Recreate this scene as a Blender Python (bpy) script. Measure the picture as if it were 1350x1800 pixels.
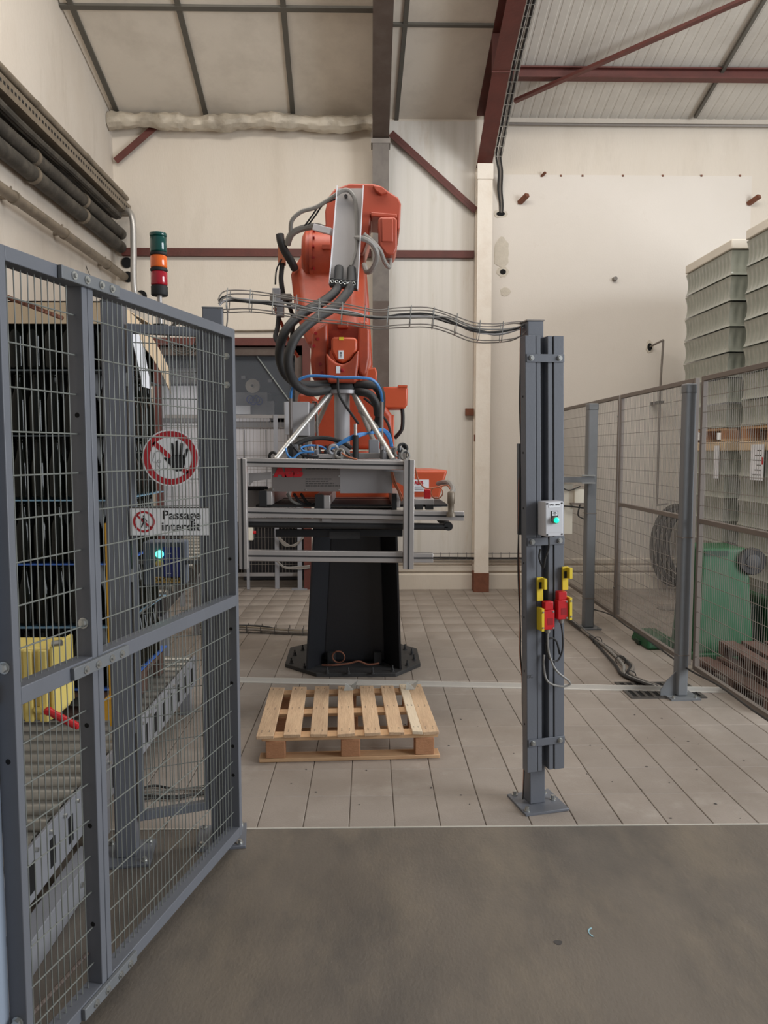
import bpy, bmesh, math, random
from mathutils import Vector, Matrix
random.seed(7)
for _o in list(bpy.data.objects): bpy.data.objects.remove(_o, do_unlink=True)
scene = bpy.context.scene
COL = scene.collection
R = math.radians

# ------------------------------------------------------------------ camera
CAM_H, PITCH, YAW, F = 1.6, R(4.45), R(1.06), 1350.0
cd = bpy.data.cameras.new('camera'); cam = bpy.data.objects.new('camera', cd); COL.objects.link(cam)
cam.location = (0, 0, CAM_H); cam.rotation_euler = (R(90) - PITCH, 0, -YAW)
cd.sensor_fit = 'HORIZONTAL'; cd.sensor_width = 36.0; cd.lens = 36.0
cd.clip_start = 0.05; cd.clip_end = 200
scene.camera = cam

# ------------------------------------------------------------------ world, light, exposure
world = bpy.data.worlds.new('hall_daylight'); scene.world = world; world.use_nodes = True
bg = world.node_tree.nodes['Background']
bg.inputs[0].default_value = (0.93, 0.95, 1.0, 1); bg.inputs[1].default_value = 0.29
def area(name, loc, target, sx, sy, power, col):
    l = bpy.data.lights.new(name, 'AREA'); l.shape = 'RECTANGLE'; l.size = sx; l.size_y = sy
    l.energy = power; l.color = col
    o = bpy.data.objects.new(name, l); COL.objects.link(o); o.location = loc
    o.rotation_euler = (Vector(target) - Vector(loc)).to_track_quat('-Z', 'Y').to_euler()
    return o
area('roof_light', (0.8, 4.5, 6.55), (0.8, 8.6, 1.8), 7.0, 1.6, 290, (1.0, 0.96, 0.9))
area('loading_door_daylight', (7.6, 1.0, 3.0), (0.0, 3.5, 1.4), 4.0, 4.0, 620, (0.9, 0.95, 1.0))
vs = scene.view_settings
vs.view_transform = 'Standard'; vs.look = 'None'; vs.gamma = 1.0; vs.use_curve_mapping = False
vs.exposure = 0.0

# ------------------------------------------------------------------ geometry of the view, used to place things at their real distance
_f = (math.sin(YAW)*math.cos(PITCH), math.cos(YAW)*math.cos(PITCH), -math.sin(PITCH))
_r = (math.cos(YAW), -math.sin(YAW), 0)
_u = (_r[1]*_f[2]-_r[2]*_f[1], _r[2]*_f[0]-_r[0]*_f[2], _r[0]*_f[1]-_r[1]*_f[0])
def ray(x, y):
    a = (x-675)/F; b = (900-y)/F
    return [_f[i]+a*_r[i]+b*_u[i] for i in range(3)]
def gr(x, y, z=0.0):
    d = ray(x, y); t = (z-CAM_H)/d[2]; return Vector((d[0]*t, d[1]*t, z))
def at(x, y, Y):
    d = ray(x, y); t = Y/d[1]; return Vector((d[0]*t, Y, CAM_H+d[2]*t))
def atx(x, y, X):
    d = ray(x, y); t = X/d[0]; return Vector((X, d[1]*t, CAM_H+d[2]*t))

# ------------------------------------------------------------------ materials
def lin(c):
    return tuple(((v/255)/12.92 if v/255 <= 0.04045 else (((v/255)+0.055)/1.055)**2.4) for v in c) + (1,)
M = {}
def mat(name, rgb, rough=0.5, metal=0.0, var=0.08, scale=6.0, bump=0.0, bscale=40.0, dirt=None, damt=0.0, dscale=2.0,
        stretch=(1, 1, 1), rnd=0.0, d2=None, d2amt=0.5, d2scale=2.0, d2stretch=(1, 1, 1), d2lo=0.52, d2hi=0.68, alpha=None, coat=0.0, trans=0.0, emit=None, estr=0.0, spec=0.5):
    m = bpy.data.materials.new(name); m.use_nodes = True
    nt = m.node_tree; N = nt.nodes; L = nt.links
    b = N['Principled BSDF']
    b.inputs['Roughness'].default_value = rough; b.inputs['Metallic'].default_value = metal
    b.inputs['Specular IOR Level'].default_value = spec
    base = lin(rgb)
    tc = N.new('ShaderNodeTexCoord'); mp = N.new('ShaderNodeMapping'); mp.inputs['Scale'].default_value = stretch
    geo = N.new('ShaderNodeNewGeometry'); L.new(geo.outputs['Position'], mp.inputs[0])
    n = N.new('ShaderNodeTexNoise'); n.inputs['Scale'].default_value = scale; n.inputs['Detail'].default_value = 5
    L.new(mp.outputs[0], n.inputs['Vector'])
    mx = N.new('ShaderNodeMix'); mx.data_type = 'RGBA'
    mx.inputs[6].default_value = tuple(v*(1-var) for v in base[:3])+(1,)
    mx.inputs[7].default_value = tuple(min(1, v*(1+var)) for v in base[:3])+(1,)
    L.new(n.outputs['Fac'], mx.inputs[0]); out = mx.outputs[2]
    if dirt:
        n2 = N.new('ShaderNodeTexNoise'); n2.inputs['Scale'].default_value = dscale; n2.inputs['Detail'].default_value = 8
        n2.inputs['Roughness'].default_value = 0.65; L.new(mp.outputs[0], n2.inputs['Vector'])
        rp = N.new('ShaderNodeValToRGB'); rp.color_ramp.elements[0].position = 0.45; rp.color_ramp.elements[1].position = 0.75
        rp.color_ramp.elements[1].color = (damt,)*3+(1,); rp.color_ramp.elements[0].color = (0, 0, 0, 1)
        L.new(n2.outputs['Fac'], rp.inputs[0])
        m2 = N.new('ShaderNodeMix'); m2.data_type = 'RGBA'; L.new(rp.outputs[0], m2.inputs[0]); L.new(out, m2.inputs[6])
        m2.inputs[7].default_value = lin(dirt); out = m2.outputs[2]
    if d2:
        mp2 = N.new('ShaderNodeMapping'); mp2.inputs['Scale'].default_value = d2stretch; L.new(geo.outputs['Position'], mp2.inputs[0])
        n4 = N.new('ShaderNodeTexNoise'); n4.inputs['Scale'].default_value = d2scale; n4.inputs['Detail'].default_value = 9; n4.inputs['Roughness'].default_value = 0.7
        L.new(mp2.outputs[0], n4.inputs['Vector'])
        r4 = N.new('ShaderNodeMapRange'); r4.inputs[1].default_value = d2lo; r4.inputs[2].default_value = d2hi; r4.inputs[4].default_value = d2amt
        L.new(n4.outputs['Fac'], r4.inputs[0])
        m4 = N.new('ShaderNodeMix'); m4.data_type = 'RGBA'; L.new(r4.outputs[0], m4.inputs[0]); L.new(out, m4.inputs[6])
        m4.inputs[7].default_value = lin(d2); out = m4.outputs[2]
    if rnd:
        oi = N.new('ShaderNodeObjectInfo'); ad = N.new('ShaderNodeMath'); ad.operation = 'ADD'
        L.new(oi.outputs['Random'], ad.inputs[0]); L.new(geo.outputs['Random Per Island'], ad.inputs[1])
        fr = N.new('ShaderNodeMath'); fr.operation = 'FRACT'; L.new(ad.outputs[0], fr.inputs[0])
        mr = N.new('ShaderNodeMapRange'); mr.inputs[3].default_value = 1-rnd; mr.inputs[4].default_value = 1+rnd
        L.new(fr.outputs[0], mr.inputs[0])
        hs = N.new('ShaderNodeHueSaturation'); L.new(mr.outputs[0], hs.inputs['Value']); L.new(out, hs.inputs['Color']); out = hs.outputs[0]
    L.new(out, b.inputs['Base Color'])
    if bump:
        n3 = N.new('ShaderNodeTexNoise'); n3.inputs['Scale'].default_value = bscale; n3.inputs['Detail'].default_value = 4
        L.new(mp.outputs[0], n3.inputs['Vector'])
        bp = N.new('ShaderNodeBump'); bp.inputs['Strength'].default_value = bump; bp.inputs['Distance'].default_value = 0.01
        L.new(n3.outputs['Fac'], bp.inputs['Height']); L.new(bp.outputs[0], b.inputs['Normal'])
    if alpha is not None: b.inputs['Alpha'].default_value = alpha
    if coat: b.inputs['Coat Weight'].default_value = coat
    if trans: b.inputs['Transmission Weight'].default_value = trans
    if emit: b.inputs['Emission Color'].default_value = lin(emit); b.inputs['Emission Strength'].default_value = estr
    M[name] = m; return m
mat('wall_paint', (219, 208, 193), 0.75, var=0.03, scale=1.2, bump=0.15, bscale=60, dirt=(203, 189, 170), damt=0.45, dscale=0.9, stretch=(1.4, 1, 0.35), d2=(184, 172, 156), d2amt=0.28, d2scale=2.2, d2stretch=(1.6, 1, 0.5), d2lo=0.54, d2hi=0.78)
mat('wall_lining', (223, 214, 203), 0.7, var=0.02, scale=1.5, bump=0.1, bscale=60, dirt=(212, 202, 188), damt=0.4, dscale=0.8, d2=(196, 180, 162), d2amt=0.25, d2scale=6, d2lo=0.62, d2hi=0.8)
mat('column_grey', (112, 104, 97), 0.55, var=0.15, scale=10, dirt=(78, 72, 68), damt=0.6, dscale=8)
mat('wall_paint_left', (208, 198, 185), 0.75, var=0.04, scale=1.1, bump=0.2, bscale=30, dirt=(184, 168, 148), damt=0.5, dscale=0.7, stretch=(1, 1, 0.6), d2=(160, 146, 128), d2amt=0.4, d2scale=2, d2stretch=(1, 2, 0.4), d2lo=0.56, d2hi=0.76)
mat('wall_panel_white', (220, 214, 205), 0.6, var=0.05, scale=3, bump=0.1, bscale=50, dirt=(190, 184, 168), damt=0.6, dscale=1.6, stretch=(6, 1, 0.15), d2=(186, 166, 138), d2amt=0.5, d2scale=1.5, d2stretch=(2.5, 1, 0.5), d2lo=0.55, d2hi=0.72)
mat('ceiling_panel', (228, 219, 205), 0.8, var=0.05, scale=1.5, bump=0.1, bscale=30, dirt=(140, 128, 112), damt=0.45, dscale=0.9)
mat('metal_deck', (206, 200, 190), 0.7, var=0.06, scale=2, dirt=(140, 130, 118), damt=0.4, dscale=1.2)
mat('ceiling_bar', (92, 88, 80), 0.6, var=0.15, scale=8)
mat('steel_red', (96, 48, 40), 0.6, var=0.2, scale=7, bump=0.2, bscale=30, dirt=(70, 42, 36), damt=0.6, dscale=5)
mat('steel_brown', (86, 72, 64), 0.6, var=0.12, scale=6, bump=0.15, bscale=30, dirt=(110, 100, 92), damt=0.4, dscale=6)
mat('steel_greyed', (138, 130, 122), 0.55, var=0.15, scale=10, dirt=(90, 84, 78), damt=0.6, dscale=8)
mat('column_white', (236, 226, 212), 0.65, var=0.03, scale=3, bump=0.15, bscale=40, dirt=(180, 150, 120), damt=0.3, dscale=3)
mat('rust', (120, 74, 54), 0.85, var=0.3, scale=20, bump=0.4, bscale=50)
mat('tile', (152, 141, 131), 0.5, var=0.07, scale=4, bump=0.12, bscale=120, dirt=(118, 105, 92), damt=0.6, dscale=1.3, rnd=0.06, d2=(186, 178, 168), d2amt=0.35, d2scale=2.2, d2lo=0.55, d2hi=0.70)
mat('grout', (112, 102, 92), 0.9, var=0.1, scale=30)
mat('concrete', (110, 101, 91), 0.42, var=0.26, scale=3.0, bump=0.16, bscale=70, dirt=(76, 73, 70), damt=0.95, dscale=1.1, stretch=(1.3, 0.7, 1), d2=(146, 132, 112), d2amt=0.5, d2scale=1.8, d2stretch=(1.5, 0.6, 1), d2lo=0.47, d2hi=0.76)
mat('concrete_line', (190, 184, 172), 0.5, var=0.15, scale=30)
mat('gate_grey', (104, 106, 112), 0.42, var=0.05, scale=5, bump=0.04, bscale=80, dirt=(98, 100, 104), damt=0.5, dscale=6)
mat('gate_grey_lit', (150, 160, 174), 0.45, var=0.05, scale=5, bump=0.04, bscale=80)  # gate grey with bluish daylight put into the colour
mat('fence_grey', (112, 114, 116), 0.45, var=0.06, scale=5, dirt=(90, 90, 90), damt=0.4, dscale=5)
mat('fence_brown', (112, 102, 94), 0.5, var=0.08, scale=5)
mat('wire', (112, 114, 108), 0.5, metal=0.0, var=0.08, scale=30)
mat('wire_dull', (128, 120, 112), 0.5, metal=0.2, var=0.1, scale=30)
mat('wire_dark', (84, 80, 76), 0.5, metal=0.3, var=0.1, scale=30)
mat('zinc', (190, 190, 186), 0.3, metal=0.85, var=0.1, scale=30)
mat('steel_bright', (186, 182, 176), 0.36, metal=0.55, var=0.06, scale=12)
mat('aluminium', (178, 172, 168), 0.38, metal=0.35, var=0.05, scale=14, bump=0.03, bscale=120)
mat('aluminium_dull', (150, 146, 144), 0.5, metal=0.25, var=0.06, scale=14)
mat('alu_strip', (214, 208, 198), 0.45, metal=0.05, var=0.07, scale=10)
mat('plate_grey', (122, 114, 110), 0.5, metal=0.2, var=0.05, scale=9)
mat('plate_light', (158, 154, 154), 0.45, metal=0.3, var=0.05, scale=9)
mat('black_paint', (30, 30, 33), 0.42, var=0.15, scale=5, bump=0.06, bscale=40)
mat('black_plate', (52, 51, 51), 0.6, var=0.2, scale=14, bump=0.15, bscale=60)
mat('black_rubber', (34, 33, 33), 0.7, var=0.15, scale=20)
mat('hose_black', (46, 44, 43), 0.6, var=0.12, scale=20, bump=0.05, bscale=200)
mat('hose_grey', (136, 132, 126), 0.5, var=0.08, scale=20)
mat('orange', (178, 72, 42), 0.42, var=0.06, scale=4, bump=0.08, bscale=30, dirt=(110, 50, 36), damt=0.65, dscale=3.0)
mat('orange_bright', (196, 84, 48), 0.4, var=0.05, scale=5, bump=0.05, bscale=30, dirt=(170, 72, 48), damt=0.35, dscale=5)
mat('orange_motor', (168, 76, 54), 0.42, var=0.06, scale=6, bump=0.05, bscale=30, dirt=(150, 70, 54), damt=0.4, dscale=6)
mat('wood', (204, 172, 138), 0.7, var=0.16, scale=5, bump=0.25, bscale=14, dirt=(158, 124, 98), damt=0.6, dscale=3, stretch=(9, 1.2, 9), rnd=0.14)
mat('wood_cross', (204, 166, 126), 0.7, var=0.16, scale=5, bump=0.25, bscale=14, dirt=(156, 108, 74), damt=0.5, dscale=3, stretch=(1.2, 9, 9), rnd=0.08)
mat('wood_block', (176, 126, 90), 0.75, var=0.15, scale=8, bump=0.25, bscale=20, stretch=(4, 4, 9), rnd=0.08)
mat('wood_pale', (226, 206, 178), 0.7, var=0.1, scale=6, bump=0.2, bscale=14, stretch=(9, 1.2, 9))
mat('wood_dark', (86, 66, 56), 0.75, var=0.2, scale=6, bump=0.25, bscale=14, dirt=(112, 62, 52), damt=0.5, dscale=3, rnd=0.12)
mat('cardboard', (208, 184, 152), 0.8, var=0.05, scale=5)
mat('cardboard_white', (224, 216, 202), 0.75, var=0.05, scale=5)
mat('paper', (235, 236, 240), 0.6, var=0.03, scale=5)
mat('ink', (24, 24, 26), 0.6, var=0.02)
mat('ink_grey', (70, 66, 64), 0.6, var=0.02)
mat('sign_white', (236, 236, 238), 0.4, var=0.02)
mat('sign_red', (176, 28, 40), 0.4, var=0.04)
mat('abb_red', (190, 34, 44), 0.4, var=0.04)
mat('bottle_glass', (12, 14, 9), 0.10, var=0.2, scale=20, spec=0.22)
mat('bottle_core', (10, 10, 9), 0.5, var=0.2, scale=20)
mat('pad_blue', (66, 108, 190), 0.5, var=0.1)
mat('pad_grey', (92, 100, 104), 0.5, var=0.1)
mat('pad_pale', (120, 156, 178), 0.5, var=0.1)
mat('film_glass', (150, 152, 140), 0.12, var=0.1, scale=9, dirt=(112, 118, 108), damt=0.5, dscale=6, coat=0.4)
mat('film_clear', (176, 178, 172), 0.15, var=0.08, scale=9, alpha=0.5, coat=0.3)
mat('green_plastic', (30, 82, 48), 0.5, var=0.1, scale=5)
mat('green_dark', (26, 54, 36), 0.5, var=0.1, scale=5)
mat('red_plastic', (196, 30, 36), 0.35, var=0.05)
mat('red_dark', (150, 24, 30), 0.4, var=0.08)
mat('yellow', (226, 196, 50), 0.45, var=0.06, scale=10)
mat('yellow_pale', (228, 204, 116), 0.45, var=0.06, scale=6)
mat('yellow_ochre', (200, 148, 44), 0.5, var=0.08)
mat('box_white', (206, 204, 206), 0.45, var=0.03)
mat('box_cream', (222, 216, 200), 0.5, var=0.03)
mat('box_grey', (182, 178, 178), 0.5, var=0.04)
mat('button_green', (20, 200, 150), 0.3, emit=(20, 255, 190), estr=1.2)
mat('led_green', (120, 255, 220), 0.3, emit=(80, 255, 200), estr=3.5)
mat('lens_green', (10, 74, 66), 0.15, var=0.1, coat=0.5)
mat('lens_amber', (240, 108, 30), 0.2, var=0.05, coat=0.5)
mat('lens_red', (170, 18, 38), 0.15, var=0.05, coat=0.5)
mat('blue_label', (36, 52, 140), 0.4, var=0.05)
mat('blue_hose', (62, 124, 186), 0.35, var=0.05)
mat('copper', (168, 98, 66), 0.5, var=0.08)
mat('label_tan', (214, 176, 96), 0.5, var=0.05)
mat('scanner_grey', (96, 104, 118), 0.45, var=0.05)
mat('pipe_grime', (128, 116, 100), 0.45, metal=0.25, var=0.2, scale=9, dirt=(80, 72, 62), damt=0.7, dscale=6)
mat('pipe_dark', (56, 52, 46), 0.65, var=0.2, scale=7, bump=0.3, bscale=25, dirt=(112, 104, 92), damt=0.5, dscale=6)
mat('foil', (192, 181, 163), 0.42, metal=0.1, var=0.15, scale=8, bump=0.8, bscale=9, dirt=(104, 94, 82), damt=0.75, dscale=4)
mat('machine_white', (216, 214, 218), 0.5, var=0.05, scale=3)
mat('machine_grey', (140, 140, 144), 0.5, var=0.1, scale=4)
mat('machine_dark', (40, 40, 44), 0.5, var=0.2, scale=6)
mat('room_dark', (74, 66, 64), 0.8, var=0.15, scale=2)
mat('roller_steel', (150, 146, 138), 0.35, metal=0.6, var=0.15, scale=12)
mat('sheet_clear', (200, 206, 216), 0.06, var=0.05, alpha=0.07)
mat('hole_black', (14, 12, 11), 0.9, var=0.1)
mat('patch_plaster', (204, 194, 178), 0.85, var=0.1, scale=20, bump=0.4, bscale=60)
mat('leaf_blue', (150, 190, 200), 0.6, var=0.05)

# ------------------------------------------------------------------ mesh builder
ORG = {}
class MB:
    def __init__(s): s.v = []; s.f = []
    def add(s, vs_, fs):
        o = len(s.v); s.v += [Vector(p) for p in vs_]; s.f += [[i+o for i in q] for q in fs]; return s
    def box(s, c, d, m=None):
        c = Vector(c); h = Vector(d)/2
        ps = [Vector((x*h.x, y*h.y, z*h.z)) for x in (-1, 1) for y in (-1, 1) for z in (-1, 1)]
        if m is not None: ps = [m @ p for p in ps]
        return s.add([c+p for p in ps], [(0, 1, 3, 2), (4, 6, 7, 5), (0, 4, 5, 1), (2, 3, 7, 6), (0, 2, 6, 4), (1, 5, 7, 3)])
    def lohi(s, lo, hi):
        lo = Vector(lo); hi = Vector(hi); return s.box((lo+hi)/2, hi-lo)
    def bar(s, p0, p1, w, h, up=(0, 0, 1)):
        p0 = Vector(p0); p1 = Vector(p1); d = (p1-p0); ln = d.length; d.normalize()
        x = d.cross(Vector(up))
        if x.length < 1e-4: x = d.cross(Vector((0, 1, 0)))
        x.normalize(); z = x.cross(d)
        m = Matrix((x, d, z)).transposed()
        return s.box((p0+p1)/2, (w, ln, h), m)
    def cyl(s, p0, p1, r0, r1=None, n=16):
        p0 = Vector(p0); p1 = Vector(p1); r1 = r0 if r1 is None else r1
        d = (p1-p0).normalized(); a = d.orthogonal().normalized(); b = d.cross(a)
        vs_ = []
        for p, r in ((p0, r0), (p1, r1)):
            for i in range(n):
                t = 2*math.pi*i/n; vs_.append(p+a*(r*math.cos(t))+b*(r*math.sin(t)))
        fs = [(i, (i+1) % n, n+(i+1) % n, n+i) for i in range(n)] + [tuple(range(n-1, -1, -1)), tuple(range(n, 2*n))]
        return s.add(vs_, fs)
    def tube(s, pts, r, n=8, res=6, smooth=True, closed=False):
        pts = [Vector(p) for p in pts]
        if smooth and len(pts) > 2:
            q = []; k = len(pts)
            for i in range(k if closed else k-1):
                if closed: a, b, c, d = pts[i-1], pts[i], pts[(i+1) % k], pts[(i+2) % k]
                else: a, b, c, d = pts[max(i-1, 0)], pts[i], pts[i+1], pts[min(i+2, k-1)]
                for j in range(res):
                    t = j/res
                    q.append(0.5*((2*b)+(c-a)*t+(2*a-5*b+4*c-d)*t*t+(3*b-a-3*c+d)*t**3))
            if not closed: q.append(pts[-1])
            pts = q
        k = len(pts); vs_ = []; prev = None
        for i, p in enumerate(pts):
            t = ((pts[(i+1) % k]-pts[i-1]) if closed else (pts[min(i+1, k-1)]-pts[max(i-1, 0)]))
            if t.length < 1e-7: t = Vector((0, 0, 1))
            t.normalize()
            a = t.orthogonal().normalized() if prev is None else (prev-t*prev.dot(t)).normalized()
            prev = a; b = t.cross(a)
            for j in range(n):
                w = 2*math.pi*j/n; vs_.append(p+a*(r*math.cos(w))+b*(r*math.sin(w)))
        fs = []
        for i in range(k if closed else k-1):
            i2 = (i+1) % k
            for j in range(n): fs.append((i*n+j, i*n+(j+1) % n, i2*n+(j+1) % n, i2*n+j))
        if not closed: fs += [tuple(range(n-1, -1, -1)), tuple(range((k-1)*n, k*n))]
        return s.add(vs_, fs)
    def prism(s, pts, vec):
        pts = [Vector(p) for p in pts]; vec = Vector(vec); n = len(pts)
        fs = [tuple(range(n)), tuple(range(2*n-1, n-1, -1))] + [((i+1) % n, i, n+i, n+(i+1) % n) for i in range(n)]
        return s.add(pts+[p+vec for p in pts], fs)
    def pp(s, px, Y, depth):                       # outline seen at distance Y, real thickness behind it
        return s.prism([at(x, y, Y) for x, y in px], (0, depth, 0))
    def pbox(s, x0, y0, x1, y1, Y, depth):
        a = at(x0, y1, Y); b = at(x1, y0, Y); return s.lohi((a.x, Y, a.z), (b.x, Y+depth, b.z))
    def lathe(s, prof, c, n=16, ax=(0, 0, 1)):
        c = Vector(c); d = Vector(ax).normalized(); a = d.orthogonal().normalized(); b = d.cross(a); k = len(prof); vs_ = []
        for r, z in prof:
            for i in range(n):
                t = 2*math.pi*i/n; vs_.append(c+d*z+a*(r*math.cos(t))+b*(r*math.sin(t)))
        fs = [(i*n+j, i*n+(j+1) % n, (i+1)*n+(j+1) % n, (i+1)*n+j) for i in range(k-1) for j in range(n)]
        fs += [tuple(range(n-1, -1, -1)), tuple(range((k-1)*n, k*n))]
        return s.add(vs_, fs)
    def ring(s, c, Rr, r, nrm, n=32, m=8):
        d = Vector(nrm).normalized(); a = d.orthogonal().normalized(); b = d.cross(a); c = Vector(c)
        return s.tube([c+a*(Rr*math.cos(2*math.pi*i/n))+b*(Rr*math.sin(2*math.pi*i/n)) for i in range(n)], r, m, 1, False, True)
    def build(s, name, m, parent=None, bevel=0.0, bseg=2, local=False, kind=None, label=None, ang=40):
        me = bpy.data.meshes.new(name)
        if parent is not None: org = Vector((0, 0, 0)) if local else ORG[parent.name]
        elif local: org = Vector((0, 0, 0))
        else:
            xs = [p.x for p in s.v]; ys = [p.y for p in s.v]; zs = [p.z for p in s.v]
            org = Vector(((min(xs)+max(xs))/2, (min(ys)+max(ys))/2, min(zs)))
        me.from_pydata([tuple(p-org) for p in s.v], [], s.f); me.update()
        bm_ = bmesh.new(); bm_.from_mesh(me); bmesh.ops.recalc_face_normals(bm_, faces=bm_.faces); bm_.to_mesh(me); bm_.free()
        me.shade_smooth(); me.set_sharp_from_angle(angle=R(ang))
        o = bpy.data.objects.new(name, me); COL.objects.link(o)
        me.materials.append(M[m])
        if parent is not None: o.parent = parent; ORG[o.name] = org
        else: o.location = org; ORG[o.name] = org
        if bevel:
            b = o.modifiers.new('bevel', 'BEVEL'); b.width = bevel; b.segments = bseg; b.limit_method = 'ANGLE'; b.angle_limit = R(40)
        if kind: o['kind'] = kind
        if label: o['label'] = label
        return o
def tag(o, label, cat, group=None):
    o['label'] = label; o['category'] = cat
    if group: o['group'] = group
    return o
def thing(name, label, cat, loc=(0, 0, 0), group=None, rot=None):
    o = bpy.data.objects.new(name, None); COL.objects.link(o); o.location = loc; o.empty_display_size = 0.1
    if rot: o.rotation_euler = rot
    ORG[o.name] = Vector(loc); return tag(o, label, cat, group)
def struct(o): o['kind'] = 'structure'; return o
def dup(o, parent=None, loc=None):
    c = o.copy(); COL.objects.link(c)
    if parent is not None: c.parent = parent
    if loc is not None: c.location = loc
    return c
def text(name, body, size, p, m, parent, local=False, xdir=(1, 0, 0), zdir=(0, 0, 1), align='CENTER', bold=0.0, wide=1.0):
    cu = bpy.data.curves.new(name, 'FONT'); cu.body = body; cu.size = size; cu.align_x = align; cu.align_y = 'CENTER'
    cu.extrude = 0.0004; cu.offset = bold; cu.resolution_u = 3
    t = bpy.data.objects.new(name, cu); COL.objects.link(t)
    dg = bpy.context.evaluated_depsgraph_get(); me = bpy.data.meshes.new_from_object(t.evaluated_get(dg))
    bpy.data.objects.remove(t, do_unlink=True)
    x = Vector(xdir); z = Vector(zdir); n = x.cross(z); p = Vector(p)
    org = Vector((0, 0, 0)) if local else ORG[parent.name]
    for v in me.vertices: v.co = p + x*(v.co.x*wide) + z*v.co.y + n*v.co.z - org
    o = bpy.data.objects.new(name, me); COL.objects.link(o); me.materials.clear(); me.materials.append(M[m]); o.parent = parent
    ORG[o.name] = org; return o
def wires(u0, u1, z0, z1, fn, pu, pz, r, m=None):
    """welded wire grid on a panel: fn(u, z) gives the point"""
    mb = MB(); u = u0+pu/2
    while u < u1-0.002:
        mb.tube([fn(u, z0), fn(u, z1)], r, 5, smooth=False); u += pu
    z = z0+pz*0.6
    while z < z1-0.01:
        mb.tube([fn(u0, z)+Vector((0.0, -0.003, 0)), fn(u1, z)+Vector((0.0, -0.003, 0))], r*1.15, 5, smooth=False); z += pz
    return mb

# ================================================================== THE SETTING
XL, YB, SL = -2.87, 8.93, 0.287
def cz(Y): return 5.33 + SL*(YB-Y)
def cpt(px, py, drop=0.0):                       # point of the sloping ceiling seen along a line of sight
    d = ray(px, py); t = (5.33+SL*YB-drop-CAM_H)/(d[2]+SL*d[1]); return Vector((d[0]*t, d[1]*t, CAM_H+d[2]*t))

# floor: slab + tiles
Y0T = 3.17
floor = struct(MB().lohi((XL, Y0T, -0.12), (7.0, 11.6, -0.008)).build('floor', 'grout'))
TW, TD = 0.197, 0.30
def tile_mb(c, w, d, zt=0.0):
    x, y = c; w /= 2; d /= 2; b = 0.0025
    lo = [(x-w, y-d), (x+w, y-d), (x+w, y+d), (x-w, y+d)]; hi = [(x-w+b, y-d+b), (x+w-b, y-d+b), (x+w-b, y+d-b), (x-w+b, y+d-b)]
    v = [(p[0], p[1], -0.012) for p in lo]+[(p[0], p[1], zt-0.002) for p in lo]+[(p[0], p[1], zt) for p in hi]
    f = [(0, 1, 5, 4), (1, 2, 6, 5), (2, 3, 7, 6), (3, 0, 4, 7), (4, 5, 9, 8), (5, 6, 10, 9), (6, 7, 11, 10), (7, 4, 8, 11), (8, 9, 10, 11), (3, 2, 1, 0)]
    return v, f
def topx(p):
    v = Vector(p)-Vector((0, 0, CAM_H)); z = v.dot(Vector(_f))
    return (675+F*v.dot(Vector(_r))/z, 900-F*v.dot(Vector(_u))/z) if z > 0.1 else (1e5, 1e5)
cells = []
ny = int((YB+0.0-Y0T)/TD)+1
for j in range(ny):
    ya = Y0T+0.004+j*TD; yb = min(ya+TD, 9.1)
    for i in range(int((7.0-XL)/TW)):
        xa = XL+0.02+i*TW; c = (xa+TW/2, (ya+yb)/2)
        px, py = topx((c[0], c[1], 0)); vis = -60 < px < 1410 and py < 1860
        cells.append((0 if vis else 1, c[1], abs(c[0]), c, yb-ya))
cells.sort(key=lambda q: q[:3])
tv, tf = tile_mb((0, 0), TW-0.0036, TD-0.0012)
tme = bpy.data.meshes.new('tile'); tme.from_pydata(tv, [], tf); tme.materials.append(M['tile'])
rest = MB(); k = 0
for q in cells:
    if q[0] == 0 and k < 300 and abs(q[4]-TD) < 1e-3:
        o = bpy.data.objects.new('tile', tme); COL.objects.link(o); o.parent = floor
        o.location = Vector((q[3][0], q[3][1], random.uniform(-0.0006, 0.0)))-floor.location; k += 1
    else:
        v, f = tile_mb(q[3], TW-0.0036, q[4]-0.0012, random.uniform(-0.0012, 0.0)); rest.add(v, f)
rest.build('tile_field', 'tile', floor, kind='stuff')
struct(MB().lohi((XL, -4.0, -0.12), (7.0, Y0T-0.006, 0.0)).build('floor_concrete', 'concrete'))
struct(MB().lohi((XL, Y0T-0.006, -0.1), (7.0, Y0T+0.003, 0.0025)).build('trim_1', 'concrete_line'))

# back wall with the machine opening
OX0, OX1, OZ = -2.45, -0.70, 2.90
wb = MB()
wb.lohi((XL-0.2, YB, -0.1), (OX0, YB+0.2, 6.2)); wb.lohi((OX1, YB, -0.1), (7.0, YB+0.2, 6.2)); wb.lohi((OX0, YB, OZ), (OX1, YB+0.2, 6.2))
wall_back = struct(wb.build('wall_back', 'wall_paint'))
MB().lohi((0.215, YB-0.012, 0.36), (1.19, YB+0.01, 5.30)).build('infill_panel', 'wall_panel_white', wall_back)
MB().lohi((1.36, YB-0.010, 0.34), (4.35, YB+0.01, at(1000, 308, YB).z)).build('lining_panel', 'wall_lining', wall_back)
for _px in (986, 1024, 1095, 1165, 1233, 1301):
    _p = at(_px, 309, YB-0.012); MB().box(_p, (0.02, 0.012, 0.02)).build('rivet', 'rust', wall_back)
MB().prism([(XL-0.2, -4.0, -0.1), (XL-0.2, YB+0.2, -0.1), (XL-0.2, YB+0.2, 5.6), (XL-0.2, 3.0, cz(3.0)+0.3), (XL-0.2, -4.0, cz(3.0)+0.3)], (0.2, 0, 0)).build('wall_left', 'wall_paint_left')['kind'] = 'structure'
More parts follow.
